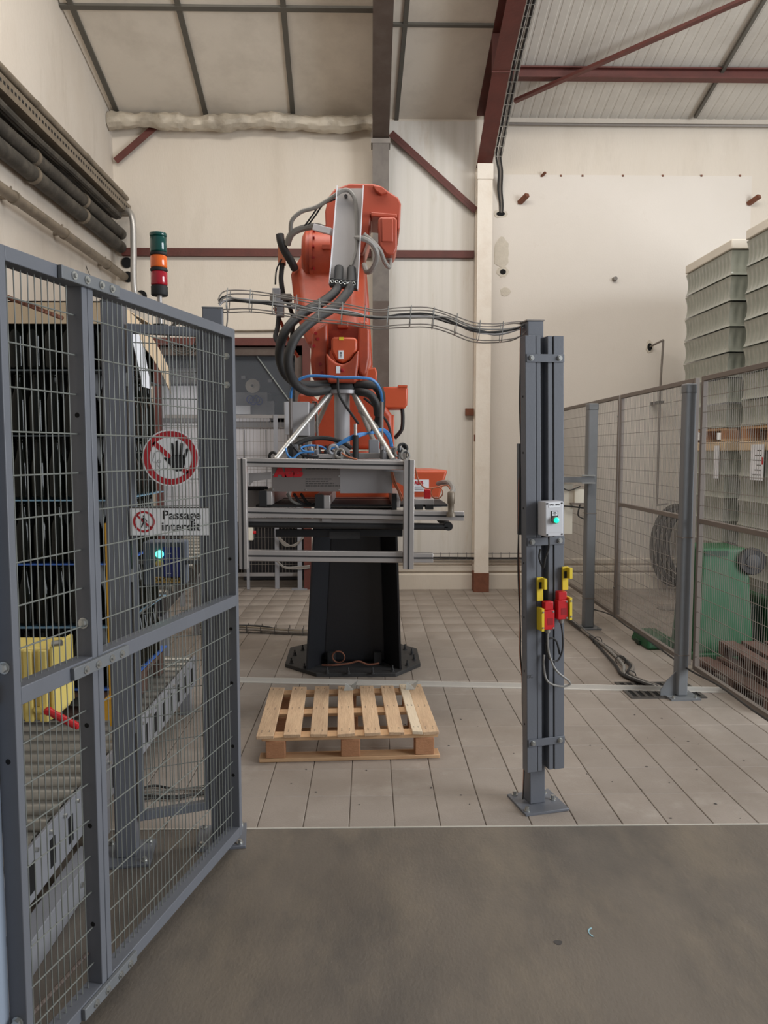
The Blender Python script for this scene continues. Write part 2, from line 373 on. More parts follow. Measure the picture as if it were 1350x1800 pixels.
# stepped plinth at the foot of the wall
pl = MB()
for (x0, x1) in ((OX1+0.02, 1.19), (1.365, 4.6)):
    prof = [(0, 0), (-0.05, 0), (-0.05, 0.17), (-0.02, 0.19), (-0.02, 0.205), (-0.045, 0.215), (-0.045, 0.262), (-0.018, 0.275), (-0.018, 0.29), (-0.04, 0.30), (-0.04, 0.345), (0, 0.36)]
    pl.prism([(x0, YB+a, z) for a, z in prof], (x1-x0, 0, 0))
struct(pl.build('baseboard_back', 'wall_paint'))

# rails, braces on the wall
def rail(x0, x1, z, h, lab):
    t = MB().lohi((x0, YB-0.06, z-h/2), (x1, YB-0.014, z-h/2+0.012)); t.lohi((x0, YB-0.06, z-h/2+0.012), (x1, YB-0.048, z+h/2-0.012)); t.lohi((x0, YB-0.06, z+h/2-0.012), (x1, YB-0.014, z+h/2))
    return tag(t.build('wall_rail', 'steel_red'), lab, 'rail', 'red wall rails')
rail(-2.78, 0.02, 3.845, 0.085, 'long dark red steel rail across the wall behind the robot head')
rail(0.225, 1.185, 3.835, 0.08, 'short dark red steel rail between dark column and white column')
def brace(p0, p1, w, lab, name='diagonal_brace'):
    t = MB().bar(p0, p1, w, 0.012, (0, 1, 0)); d = Vector((0, 0.03, 0)); t.bar(Vector(p0)+d, Vector(p1)+d, 0.012, w, (0, 1, 0))
    return tag(t.build(name, 'steel_red'), lab, 'brace')
brace(at(287, 210, 8.87), at(203, 283, 8.87), 0.07, 'short dark red diagonal brace in the left corner under the foil duct')
brace(at(687, 234, 8.85), at(836, 370, 8.85), 0.075, 'dark red diagonal brace running from roof beam down to the white column')

# ceiling
ceil = bpy.data.objects.new('ceiling', None); COL.objects.link(ceil); ceil['kind'] = 'structure'; ceil.location = (0, 8.9, 5.3); ORG['ceiling'] = Vector((0, 8.9, 5.3))
def barx(a, b):
    p = cpt(*a); q = cpt(*b); return lambda Y: q.x+(p.x-q.x)*(Y-q.y)/(p.y-q.y)
b1 = barx((122, 0), (198, 178)); b2 = barx((311, 0), (357, 180)); b3 = barx((497, 0), (513, 178)); b4 = barx((716, 0), (697, 208))
YC1 = cpt(400, 12).y; YC2 = cpt(780, 42).y; YE = 5.2
lines = [(lambda Y: XL), b1, b2, b3, (lambda Y: 0.12)]
def cpanel(xa, xb, ya, yb, name, m, up=0.0, th=0.03):
    ps = [(xa(ya), ya, cz(ya)+up), (xb(ya), ya, cz(ya)+up), (xb(yb), yb, cz(yb)+up), (xa(yb), yb, cz(yb)+up)]
    return MB().prism(ps, (0, 0, th)).build(name, m, ceil)
def off(f, d): return lambda Y: f(Y)+d
for i in range(4):
    for ya, yb in ((YB+0.15, YC1+0.02), (YC1-0.02, YC1-1.6), (YC1-1.64, YE)):
        cpanel(off(lines[i], 0.012), off(lines[i+1], -0.012), ya, yb, 'ceiling_panel', 'ceiling_panel')
for f in (b1, b2, b3): cpanel(off(f, -0.026), off(f, 0.026), YB+0.05, YE, 'ceiling_bar', 'ceiling_bar', -0.02, 0.045)
cpanel(lambda Y: XL, lambda Y: 0.05, YC1+0.025, YC1-0.025, 'ceiling_bar', 'ceiling_bar', -0.022, 0.045)
cpanel(lambda Y: XL, lambda Y: 0.05, YC1-1.6, YC1-1.65, 'ceiling_bar', 'ceiling_bar', -0.022, 0.045)
midl = [(lambda Y: 0.12), b4, (lambda Y: 1.30)]
for i in range(2):
    for ya, yb in ((YB+0.15, YC2+0.015), (YC2-0.015, YC2-1.8), (YC2-1.84, YE)):
        cpanel(off(midl[i], 0.01), off(midl[i+1], -0.01), ya, yb, 'ceiling_panel', 'ceiling_panel')
cpanel(off(b4, -0.022), off(b4, 0.022), YB+0.05, YE, 'ceiling_bar', 'ceiling_bar', -0.02, 0.045)
cpanel(lambda Y: 0.2, lambda Y: 1.2, YC2+0.016, YC2-0.016, 'ceiling_bar', 'ceiling_bar', -0.022, 0.04)
x = 1.30
while x < 6.9:                                    # ribbed metal deck, sheet by sheet
    mb = MB(); prof = []
    for r_ in range(10):
        xx = x+r_*0.1; prof += [(xx, 0), (xx+0.07, 0), (xx+0.076, 0.003), (xx+0.094, 0.003)]
    prof.append((x+1.0, 0)); n = len(prof)
    vv = [(a, YB+0.15, cz(YB+0.15)+h) for a, h in prof]+[(a, YE, cz(YE)+h) for a, h in prof]
    vv += [(a, YB+0.15, cz(YB+0.15)+0.03) for a, h in prof]+[(a, YE, cz(YE)+0.03) for a, h in prof]
    ff = [(i, i+1, n+i+1, n+i) for i in range(n-1)]+[(2*n+i+1, 2*n+i, 3*n+i, 3*n+i+1) for i in range(n-1)]
    mb.add(vv, ff).build('deck_sheet', 'metal_deck', ceil, ang=10); x += 1.0
struct(MB().lohi((1.37, YB-0.03, 5.29), (7.0, YB, 5.36)).build('trim_2', 'wall_paint'))

# steel frame: columns, beams, purlin, braces
def ibeam_slope(x0, x1, botfn, ya, yb, m, name, lab, haunch=None):
    t = thing(name, lab, 'beam', ((x0+x1)/2, ya, botfn(ya)))
    ys = [ya]+([haunch] if haunch else [])+[yb]
    def strip(xa, xb, lo, hi, nm):
        mb = MB()
        for a, b in zip(ys[:-1], ys[1:]):
            mb.prism([(xa, a, lo(a)), (xa, b, lo(b)), (xa, b, hi(b)), (xa, a, hi(a))], (xb-xa, 0, 0))
        return mb.build(nm, m, t)
    xc = (x0+x1)/2
    strip(x0, x1, botfn, lambda Y: botfn(Y)+0.016, 'bottom_flange')
    strip(xc-0.006, xc+0.006, lambda Y: botfn(Y)+0.016, lambda Y: cz(Y)-0.025, 'web')
    strip(x0, x1, lambda Y: cz(Y)-0.025, lambda Y: cz(Y)-0.004, 'top_flange')
    return t
ibeam_slope(0.035, 0.215, lambda Y: cz(Y)-0.385, 8.84, 5.2, 'steel_brown', 'roof_beam', 'dark brown steel roof beam above the robot head')
HB = 7.75
def hb(Y): return (cz(HB)-0.385)+(Y-HB)*(4.775-(cz(HB)-0.385))/(8.82-HB) if Y > HB else cz(Y)-0.385
r2 = ibeam_slope(1.195, 1.365, hb, 8.84, 5.2, 'steel_red', 'roof_beam', 'dark red steel roof beam with haunch resting on the white column', HB)
MB().lohi((1.19, HB-0.012, cz(HB)-0.39), (1.37, HB+0.012, cz(HB)-0.03)).build('stiffener', 'steel_red', r2)
c1 = thing('steel_column', 'dark brown steel column behind the robot with grey upper section', 'column', (0.125, 8.75, 0))
zt = cz(8.75)-0.37; zg = at(670, 560, 8.72).z
for nm, za, zb_, m in (('lower_section', 0.0, 3.27, 'steel_brown'), ('upper_section', 3.27, zt, 'column_grey')):
    b = MB()
    b.lohi((0.035, 8.66, za), (0.215, 8.675, zb_)); b.lohi((0.118, 8.675, za), (0.132, 8.83, zb_)); b.lohi((0.035, 8.83, za), (0.215, 8.845, zb_))
    b.build(nm, m, c1)
MB().lohi((0.02, 8.655, zt-0.05), (0.23, 8.85, zt)).build('cap_plate', 'steel_greyed', c1)
MB().lohi((0.0, 8.62, 0), (0.25, 8.88, 0.02)).build('base_plate', 'steel_brown', c1)
c2 = thing('steel_column', 'cream painted steel column with rusty foot beside the right wall', 'column', (1.275, 8.8, 0))
b = MB(); b.lohi((1.195, 8.70, 0.22), (1.36, 8.716, 4.77)); b.lohi((1.268, 8.716, 0.22), (1.288, 8.90, 4.77)); b.lohi((1.195, 8.90, 0.22), (1.36, 8.925, 4.77)); b.build('shaft', 'column_white', c2)
MB().lohi((1.19, 8.69, 4.60), (1.365, 8.72, 4.765)).build('splice_plate', 'column_white', c2)
MB().lohi((1.19, 8.69, 0), (1.365, 8.92, 0.22)).build('rusty_foot', 'rust', c2, label='rusted peeling foot of the column')
for zz in (at(850, 1010, 8.7).z, at(850, 770, 8.7).z): MB().lohi((1.185, 8.72, zz-0.04), (1.197, 8.76, zz+0.04)).build('bracket', 'rust', c2)
MB().lohi((1.10, 8.86, 2.02), (1.195, 8.90, 2.10)).build('rail_stub', 'rust', c2)
def slope_bar(pa, pb, w, h, m, name, lab, cat, drop):
    p = cpt(*pa, drop); q = cpt(*pb, drop); return tag(MB().bar(p, q, w, h).build(name, m), lab, cat)
p = cpt(912, 129, 0.07); q = cpt(1350, 136, 0.07); ym = (p.y+q.y)/2
t = thing('roof_purlin', 'dark red steel purlin running under the ribbed roof on the right', 'beam', (4.0, ym, cz(ym)-0.09))
MB().lohi((1.37, ym-0.05, cz(ym)-0.115), (6.95, ym+0.05, cz(ym)-0.10)).build('bottom_flange', 'steel_red', t)
MB().lohi((1.37, ym-0.006, cz(ym)-0.10), (6.95, ym+0.006, cz(ym)-0.02)).build('web', 'steel_red', t)
MB().lohi((1.37, ym-0.05, cz(ym)-0.02), (6.95, ym+0.05, cz(ym)-0.006)).build('top_flange', 'steel_red', t)
slope_bar((904, 178), (1420, -50), 0.06, 0.03, 'steel_red', 'roof_brace', 'long thin dark red diagonal brace crossing under the purlin', 'brace', 0.15)
slope_bar((1222, 206), (1370, -45), 0.035, 0.03, 'ceiling_bar', 'roof_brace', 'thin dark roof strut at the upper right corner', 'brace', 0.03)
tag(MB().tube([(1.4, 8.89, 5.27), (3.0, 8.89, 5.265), (6.9, 8.89, 5.27)], 0.018, 8).build('conduit_pipe', 'wire_dull'), 'thin grey conduit along the top of the right wall', 'pipe')

# crumpled foil duct in the corner of ceiling and wall
mb = MB(); n = 12; k = 60; vv = []
for i in range(k+1):
    X = XL+0.01+(0.03-XL-0.01)*i/k
    zc = 5.225+0.016*math.sin(i*0.22)+0.006*math.sin(i*0.9); rr = 0.088+0.010*math.sin(i*0.5+1)+0.005*math.sin(i*1.7)
    for j in range(n):
        w = 2*math.pi*j/n; q = rr*(1+random.uniform(-0.09, 0.09)); vv.append((X, 8.80+0.9*q*math.cos(w), zc+q*0.95*math.sin(w)))
ff = [(i*n+j, i*n+(j+1) % n, (i+1)*n+(j+1) % n, (i+1)*n+j) for i in range(k) for j in range(n)]+[tuple(range(n-1, -1, -1)), tuple(range(k*n, k*n+n))]
mb.add(vv, ff); tag(mb.build('foil_duct', 'foil', ang=25), 'crumpled foil wrapped duct along the ceiling edge above the robot', 'duct')

# holes, plaster patches and stubs on the right wall
def hole(px, py, rx, rz, pr, lab):
    c = at(px, py, YB-0.012); t = thing('wall_hole', lab, 'hole', (c.x, YB-0.02, c.z-rz))
    pts = [(c.x+pr*rx*(1+random.uniform(-.15, .15))*math.cos(a), YB-0.010, c.z+pr*rz*(1+random.uniform(-.15, .15))*math.sin(a)) for a in [i*math.pi/8 for i in range(16)]]
    MB().prism(pts, (0, -0.006, 0)).build('plaster_patch', 'patch_plaster', t)
    pts = [(c.x+rx*math.cos(a), YB-0.014, c.z+rz*math.sin(a)) for a in [i*math.pi/6 for i in range(12)]]
    MB().prism(pts, (0, -0.005, 0)).build('opening', 'hole_black', t)
hole(880, 376, 0.05, 0.025, 1.7, 'dark cable hole with broken plaster below the wire cable ladder')
hole(884, 478, 0.035, 0.03, 1.9, 'round dark hole in the plaster patch beside the cream column')
hole(1142, 610, 0.028, 0.045, 1.6, 'dark hole where the thin water pipe leaves the wall')
c = at(882, 445, YB-0.012)
tag(MB().prism([(c.x+0.09*math.cos(a)*(1+random.uniform(-.2, .2)), YB-0.010, c.z+0.17*math.sin(a)*(1+random.uniform(-.1, .1))) for a in [i*math.pi/9 for i in range(18)]], (0, -0.005, 0)).build('plaster_patch', 'patch_plaster'), 'tall rough plaster patch on the wall above the round hole', 'patch')
c = at(888, 513, YB-0.012)
tag(MB().prism([(c.x+0.06*math.cos(a)*(1+random.uniform(-.2, .2)), YB-0.010, c.z+0.05*math.sin(a)) for a in [i*math.pi/7 for i in range(14)]], (0, -0.005, 0)).build('plaster_patch', 'patch_plaster'), 'small rough plaster patch on the wall below the round hole', 'patch')
for (px, py, lab) in ((916, 354, 'small rusty steel stub in the wall right of the cable ladder'), (1318, 356, 'rusty steel stub in the wall at the upper right edge'), (953, 309, 'tiny rusty bracket at the top edge of the lining panel')):
    c = at(px, py, YB); s_ = 0.5 if py < 320 else 1
    tag(MB().bar(c+Vector((-0.02, -0.008, -0.02))*s_, c+Vector((0.045, -0.13, 0.03))*s_, 0.05*s_, 0.04*s_).build('wall_stub', 'rust'), lab, 'bracket')
c = at(1080, 491, YB-0.01)
tag(MB().cyl(c+Vector((0, 0.0, 0)), c+Vector((0, -0.05, 0)), 0.028, 0.022, 12).build('pipe_plug', 'steel_greyed'), 'small round metal plug in the middle of the right wall', 'plug')

# pipes on the left wall
def wallpipe(name, m, X, z, r, y0, y1, lab, cl=(), z2=None):
    z2 = z if z2 is None else z2
    t = thing(name, lab, 'pipe', (X, y1, z))
    MB().tube([(X, y0, z), (X, y1, z2)], r, 14, smooth=False).build('pipe', m, t)
    for cy in cl:
        zz = z+(z2-z)*(cy-y0)/(y1-y0)
        mb = MB().tube([(X, cy-0.02, zz), (X, cy+0.02, zz)], r*1.18, 14, smooth=False); mb.lohi((XL, cy-0.012, zz-0.012), (X, cy+0.012, zz+0.012)); mb.cyl((X-0.02, cy, zz+r), (X-0.02, cy, zz+r*(1.9 if r < 0.05 else 1.3)), 0.008)
        mb.build('clamp', 'pipe_grime', t)
    return t
wallpipe('wall_pipe', 'pipe_grime', -2.765, 3.575, 0.045, 2.0, 8.90, 'long grimy single pipe low on the left wall above the gate', (6.2, 7.2, 8.35))
wallpipe('wall_pipe', 'pipe_grime', -2.69, 4.40, 0.03, 2.0, 8.80, 'topmost thin grey pipe on the left wall', (6.5, 7.6, 8.6))
wallpipe('wall_pipe', 'pipe_dark', -2.775, 4.03, 0.06, 2.0, 8.86, 'thick dark pipe below the cable tray on the left wall', (6.6, 7.7))
wallpipe('wall_pipe', 'pipe_dark', -2.785, 3.89, 0.065, 2.0, 8.86, 'lowest thick dark pipe of the bundle on the left wall', (6.6, 7.7))
t = thing('cable_tray', 'dark perforated cable tray full of cables on the left wall', 'cable tray', (-2.75, 8.85, 4.2))
mb = MB(); mb.lohi((-2.86, 2.0, 4.22), (-2.66, 8.85, 4.232)); mb.lohi((-2.672, 2.0, 4.232), (-2.66, 8.85, 4.335)); mb.lohi((-2.86, 2.0, 4.232), (-2.85, 8.85, 4.335)); mb.build('tray', 'pipe_grime', t)
mb = MB(); yy = 4.0
while yy < 8.8: mb.lohi((-2.6598, yy, 4.27), (-2.6585, yy+0.03, 4.295)); yy += 0.06
mb.build('slots', 'hole_black', t, kind='stuff')
for i in range(5):
    zz = 4.25+0.03*(i % 3); MB().tube([(-2.83+0.035*i, 2.0+1.7*j, zz+random.uniform(-.015, .015)) for j in range(5)], 0.017, 6).build('cable', 'pipe_dark', t)
mb = MB()
for i in range(4): mb.tube([(-2.80+0.03*i, 2+0.6*j, 4.155+random.uniform(-.012, .012)) for j in range(12)], 0.03, 8, 3)
tag(mb.build('cable_bundle', 'pipe_dark'), 'lumpy dark cable bundle hanging under the perforated tray', 'cable')
def steelpipe(pts, r, m, name, lab, cat='pipe'): return tag(MB().tube(pts, r, 12).build(name, m), lab, cat)
a = at(218, 371, 8.7); b_ = at(232, 385, 8.62); c_ = at(235, 440, 8.62); d_ = at(236, 508, 8.62); e_ = at(247, 522, 8.93)
steelpipe([a+Vector((-0.06, 0, 0.01)), a, a+(b_-a)*0.7+Vector((0, 0, 0.05)), b_+Vector((0.01, 0, -0.03)), c_, d_, d_+Vector((0.03, 0.08, -0.08)), e_+Vector((0, -0.1, 0)), e_], 0.034, 'steel_bright', 'stainless_pipe', 'shiny stainless pipe bending down the corner beside the signal tower')
for px, py, lab in ((223, 462, 'upper dark pipe sleeve hole in the corner behind the stainless pipe'), (225, 487, 'lower dark pipe sleeve hole at the end of the single wall pipe'), (249, 520, 'dark sleeve hole where the stainless pipe enters the wall')):
    c = at(px, py, YB-0.004); tag(MB().cyl(c, c+Vector((0, -0.012, 0)), 0.06, 0.06, 20).build('pipe_sleeve', 'hole_black'), lab, 'hole')
tag(MB().tube([at(120, 375, 8.0), at(140, 440, 8.0), at(165, 500, 8.0)], 0.004, 5).build('thin_cable', 'wire_dark'), 'thin loose wire hanging on the left wall below the pipes', 'cable')

# wire cable ladder on the beam with the cream column
t = thing('cable_ladder', 'galvanised wire cable ladder running up beside the dark red beam', 'cable tray', (1.45, 8.75, 4.7))
def lad(Y, s): return Vector((1.42+s*0.06, Y, hb(Y)+0.03))
ys = [8.72-0.12*i for i in range(22)]
mb = MB()
for s_ in (-0.7, 0, 0.7): mb.tube([lad(y, s_) for y in ys], 0.004, 5, smooth=False)
for s_ in (-0.7, 0.7): mb.tube([lad(y, s_)+Vector((0, 0.0, 0.06)) for y in ys], 0.004, 5, smooth=False)
mb.build('rails', 'zinc', t)
for y in ys: MB().tube([lad(y, -0.7)+Vector((0, 0, 0.06)), lad(y, -0.7), lad(y, 0.7), lad(y, 0.7)+Vector((0, 0, 0.06))], 0.0045, 5, smooth=False).build('rung', 'zinc', t)
h0 = at(880, 374, 8.92)
for i, s_ in enumerate((-0.35, 0.15, 0.45)):
    MB().tube([lad(y, s_)+Vector((0, 0, 0.02+random.uniform(0, .015))) for y in ys[::-3]]+[(1.44+0.02*i, 8.80, 4.72), (1.45+0.02*i, 8.88, 4.55), h0+Vector((-0.01+0.015*i, -0.01, 0.1)), h0+Vector((-0.01+0.015*i, 0, 0))], 0.011, 6, 4).build('cable', ('hose_black', 'wire_dull', 'hose_black')[i], t)

# ================================================================== OPEN GATE LEAF (left foreground)
ZB, ZT = 0.045, 2.075
gm = gr(190, 1742, ZB); gf = gr(426, 1466, ZB)
gd = Vector((gf.x-gm.x, gf.y-gm.y, 0)).normalized(); gn = Vector((gd.y, -gd.x, 0)); GL = (gf-gm).length
def G(s, n, z): return Vector((gm.x, gm.y, 0))+gd*s+gn*n+Vector((0, 0, z))
def gbox(mb, s0, s1, n0, n1, z0, z1):
    return mb.prism([G(s0, n0, z0), G(s1, n0, z0), G(s1, n1, z0), G(s0, n1, z0)], (0, 0, z1-z0))
gate = thing('safety_gate', 'grey steel mesh gate leaf standing open in the left foreground', 'gate', tuple(G(0, 0, 0)))
SN = -0.335
for s0 in (SN, -0.026, 0.0, GL-0.024):
    gbox(MB(), s0, s0+0.024, -0.05, 0, ZB, ZT).build('stile', 'gate_grey', gate, bevel=0.002)
zm = 1.015
for a, b in ((SN+0.024, -0.026), (0.024, GL-0.024)):
    gbox(MB(), a, b, -0.05, 0, ZT-0.035, ZT).build('top_rail', 'gate_grey', gate, bevel=0.002)
    gbox(MB(), a, b, -0.05, 0, zm-0.022, zm+0.022).build('middle_rail', 'gate_grey', gate, bevel=0.002)
    gbox(MB(), a, b, -0.05, 0, ZB, ZB+0.04).build('bottom_rail', 'gate_grey', gate, bevel=0.002)
    for z0, z1 in ((ZB+0.04, zm-0.022), (zm+0.022, ZT-0.035)):
        mb = MB(); u = a+0.0125
        while u < b-0.004: mb.tube([G(u, -0.03, z0-0.004), G(u, -0.03, z1+0.004)], 0.0017, 6, smooth=False); u += 0.0248
        z = z0+0.085 if z0 > 0.5 else z0+0.06
        while z < z1-0.01: mb.tube([G(a-0.003, -0.0264, z), G(b+0.003, -0.0264, z)], 0.0021, 6, smooth=False); z += 0.1055
        mb.build('wire_mesh', 'wire', gate, kind='stuff')
for z in (ZT-0.018, zm, ZB+0.02):
    p = gbox(MB(), -0.125, 0.135, 0.0005, 0.013, z-0.017, z+0.017).build('joint_plate', 'fence_grey', gate, bevel=0.002, label='bolted joint plate')
    for s_ in (-0.075, -0.02, 0.045, 0.095):
        mb = MB().cyl(G(s_, 0.013, z), G(s_, 0.016, z), 0.011, 0.011, 14); mb.cyl(G(s_, 0.016, z), G(s_, 0.021, z), 0.006, 0.006, 6); mb.build('bolt', 'zinc', p)
def dbolt(s_, n, z, r=0.011):
    mb = MB().cyl(G(s_, n, z), G(s_-0.003, n, z), r*1.4, r*1.4, 14); mb.cyl(G(s_-0.003, n, z), G(s_-0.011, n, z), r, r, 6); mb.build('bolt', 'zinc', gate)
for z in (1.985, 1.865, 1.09, 0.20): dbolt(SN, -0.025, z)
dbolt(-0.026, -0.025, 1.13)
for z in (1.97, 1.86): dbolt(GL-0.024, -0.025, z, 0.009)
mb = MB()
for s_, z in ((SN, 0.86), (-0.026, 0.84), (-0.026, 0.55), (-0.026, 1.70), (-0.026, 0.26), (GL-0.024, 1.18), (GL-0.024, 0.9), (GL-0.024, 0.68), (GL-0.024, 0.42), (GL-0.024, 0.3)):
    mb.cyl(G(s_+0.001, -0.025, z), G(s_-0.0006, -0.025, z), 0.007, 0.007, 12)
mb.build('bolt_holes', 'hole_black', gate, kind='stuff')
# Z-shaped strike flange on the near stile, with its notch and strap
gbox(gbox(MB(), SN-0.075, SN, -0.056, -0.05, 0.10, 1.05), SN-0.075, SN, -0.056, -0.05, 1.10, 1.86).build('strike_flange', 'gate_grey_lit', gate, label='flange on the near stile, pale blue grey from painted daylight')
gbox(MB(), SN-0.045, SN, -0.0555, -0.0505, 1.05, 1.10).build('strike_bridge', 'gate_grey_lit', gate)
mb = MB()
for z in (1.15, 0.93, 0.74): mb.cyl(G(SN-0.025, -0.0505, z), G(SN-0.025, -0.0495, z), 0.006, 0.006, 12)
mb.build('flange_holes', 'hole_black', gate, kind='stuff')
gbox(MB(), SN-0.022, SN-0.002, -0.0495, -0.045, 1.00, 1.05).build('strap', 'steel_greyed', gate)
MB().tube([G(SN+0.02, -0.045, 1.975), G(-0.05, -0.045, 1.955)], 0.006, 8, smooth=False).build('rod', 'rust', gate, label='thin rusty rod across the small panel')
MB().tube([G(SN+0.02, -0.045, 0.16), G(-0.02, -0.045, 0.17)], 0.006, 8, smooth=False).build('rod', 'steel_brown', gate)

# ================================================================== LEFT POSTS AND THE NARROW PANEL WITH THE SIGNS
def bolt_z(mb, p, r=0.009, h=0.016):
    p = Vector(p); mb.cyl(p, p+Vector((0, 0, 0.004)), r*1.5, r*1.5, 12); mb.cyl(p+Vector((0, 0, 0.004)), p+Vector((0, 0, h)), r, r, 6); return mb
def floor_post(name, lab, x, y, w, h, rz, plate=0.2, m='gate_grey'):
    t = thing(name, lab, 'post', (x, y, 0), None, (0, 0, rz))
    MB().lohi((-w/2, -w/2, 0.012), (w/2, w/2, h)).build('tube', m, t, bevel=0.004, local=True)
    MB().lohi((-w/2-0.001, -w/2-0.001, h), (w/2+0.001, w/2+0.001, h+0.004)).build('cap', 'fence_grey', t, local=True)
    p = MB().lohi((-plate/2, -plate/2, 0.0), (plate/2, plate/2, 0.012)).build('base_plate', m, t, bevel=0.002, local=True)
    for a in (-1, 1):
        for b in (-1, 1): bolt_z(MB(), (a*plate*0.38, b*plate*0.38, 0.012)).build('bolt', 'zinc', p, local=True)
    return t
PA = (-0.617, 3.09); PBx = (-0.965, 2.96)
floor_post('fence_post', 'grey square post behind the far end of the open gate', PA[0], PA[1], 0.078, 2.16, R(8))
floor_post('fence_post', 'grey square post seen through the gate left of the signs', PBx[0], PBx[1], 0.08, 2.16, R(8))
dAB = Vector((PA[0]-PBx[0], PA[1]-PBx[1], 0)); LAB = dAB.length; dAB.normalize(); nAB = Vector((dAB.y, -dAB.x, 0))
def PB_(s, n, z): return Vector((PBx[0], PBx[1], 0))+dAB*s+nAB*n+Vector((0, 0, z))
def pbx(mb, s0, s1, n0, n1, z0, z1): return mb.prism([PB_(s0, n0, z0), PB_(s1, n0, z0), PB_(s1, n1, z0), PB_(s0, n1, z0)], (0, 0, z1-z0))
pan = thing('mesh_fence_panel', 'narrow grey mesh panel between two posts carrying the warning signs', 'fence', tuple(PB_(LAB/2, 0, 0.14)))
s0, s1 = 0.045, LAB-0.044
pbx(MB(), s0, s0+0.022, -0.01, 0.02, 0.14, 2.085).build('stile', 'gate_grey', pan, bevel=0.002); pbx(MB(), s1-0.022, s1, -0.01, 0.02, 0.14, 2.085).build('stile', 'gate_grey', pan, bevel=0.002)
for z in (0.14, 2.05): pbx(MB(), s0+0.022, s1-0.022, -0.01, 0.02, z, z+0.035).build('rail', 'gate_grey', pan, bevel=0.002)
mb = MB(); u = s0+0.034
while u < s1-0.022: mb.tube([PB_(u, 0.0, 0.17), PB_(u, 0.0, 2.055)], 0.0016, 5, smooth=False); u += 0.025
z = 0.24
while z < 2.05: mb.tube([PB_(s0+0.02, 0.004, z), PB_(s1-0.02, 0.004, z)], 0.002, 5, smooth=False); z += 0.1045
mb.build('wire_mesh', 'wire', pan, kind='stuff')
for z, dx in ((0.5, 0), (1.1, 0), (1.85, 0)): pbx(MB(), s0-0.006, s0, -0.008, 0.018, z, z+0.05).build('clamp', 'zinc', pan)

# signs: flat printed plates
def disc(mb, c, r, y0, y1, n=40, sx=1.0):
    return mb.prism([(c.x+sx*r*math.cos(2*math.pi*i/n), y0, c.z+r*math.sin(2*math.pi*i/n)) for i in range(n)], (0, y1-y0, 0))
def annul(mb, c, r0, r1, y, th, n=44):
    vv = []; ff = []
    for i in range(n):
        a = 2*math.pi*i/n
        for r_ in (r0, r1):
            for yy in (y, y+th): vv.append((c.x+r_*math.cos(a), yy, c.z+r_*math.sin(a)))
    for i in range(n):
        k0 = 4*i; k1 = 4*((i+1) % n)
        ff += [(k0, k1, k1+2, k0+2), (k0+1, k0+3, k1+3, k1+1), (k0, k0+1, k1+1, k1), (k0+2, k1+2, k1+3, k0+3)]
    return mb.add(vv, ff)
YS = 2.925
c = at(300, 805, YS); rS = 0.107
sg = thing('warning_sign', 'round white sign with red ring and black raised hand on the mesh', 'sign', (c.x, YS, c.z-rS))
disc(MB(), c, rS, YS, YS+0.003).build('backing', 'sign_white', sg)
annul(MB(), c, rS*0.74, rS*0.95, YS-0.0008, 0.0007).build('red_ring', 'sign_red', sg)
m45 = Matrix.Rotation(R(43), 3, 'Y')
MB().box((c.x, YS-0.0005, c.z), (2*rS*0.80, 0.0006, rS*0.17), m45).build('red_slash', 'sign_red', sg)
def s2(px): return [(c.x+a*rS, YS-0.0012, c.z+b*rS) for a, b in px]
hand = MB()
hand.prism(s2([(-0.20, -0.06), (-0.26, 0.0), (-0.20, 0.03), (-0.08, -0.02), (0.02, 0.04), (0.06, 0.10), (0.44, 0.12), (0.52, -0.02), (0.52, -0.16), (0.46, -0.34), (0.36, -0.46), (0.20, -0.48), (0.06, -0.40), (-0.02, -0.26)]), (0, 0.0006, 0))
for q in ([(0.05, 0.08), (0.02, 0.50), (0.06, 0.54), (0.11, 0.50), (0.15, 0.08)], [(0.17, 0.08), (0.19, 0.58), (0.24, 0.62), (0.28, 0.58), (0.29, 0.08)], [(0.31, 0.08), (0.36, 0.52), (0.41, 0.54), (0.45, 0.50), (0.42, 0.08)], [(0.43, 0.0), (0.54, 0.30), (0.60, 0.36), (0.63, 0.28), (0.53, -0.02)]):
    hand.prism(s2(q), (0, 0.0006, 0))
hand.build('hand_symbol', 'ink', sg)
fc = MB()
fc.tube(s2([(-0.64, -0.12), (-0.58, 0.06), (-0.56, 0.16), (-0.44, 0.24), (-0.30, 0.18), (-0.26, 0.04)]), 0.0007, 5); fc.tube(s2([(-0.60, -0.14), (-0.50, -0.16), (-0.46, -0.26), (-0.38, -0.36)]), 0.0007, 5); fc.tube(s2([(-0.44, -0.50), (-0.30, -0.38), (-0.10, -0.36)]), 0.0007, 5)
cc = Vector((c.x-0.40*rS, YS-0.001, c.z-0.12*rS)); fc.ring(cc, 0.006, 0.0006, (0, 1, 0), 16, 5); fc.build('face_outline', 'ink_grey', sg)
c = at(298, 917, YS); x0 = at(229, 917, YS).x; x1 = at(367, 917, YS).x; hz = 0.052
sg = thing('text_sign', 'white rectangular sign reading Passage interdit on the mesh', 'sign', (c.x, YS, c.z-hz))
MB().lohi((x0, YS, c.z-hz), (x1, YS+0.003, c.z+hz)).build('backing', 'sign_white', sg)
mb = MB(); mb.lohi((x0-0.004, YS-0.002, c.z-hz-0.004), (x1+0.004, YS+0.005, c.z-hz)); mb.lohi((x0-0.004, YS-0.002, c.z+hz), (x1+0.004, YS+0.005, c.z+hz+0.004)); mb.lohi((x0-0.004, YS-0.002, c.z-hz), (x0, YS+0.005, c.z+hz)); mb.build('clip_frame', 'ink_grey', sg)
pc = at(253, 917, YS); pc.y = YS
annul(MB(), pc, 0.033, 0.041, YS-0.0008, 0.0007).build('red_ring', 'sign_red', sg)
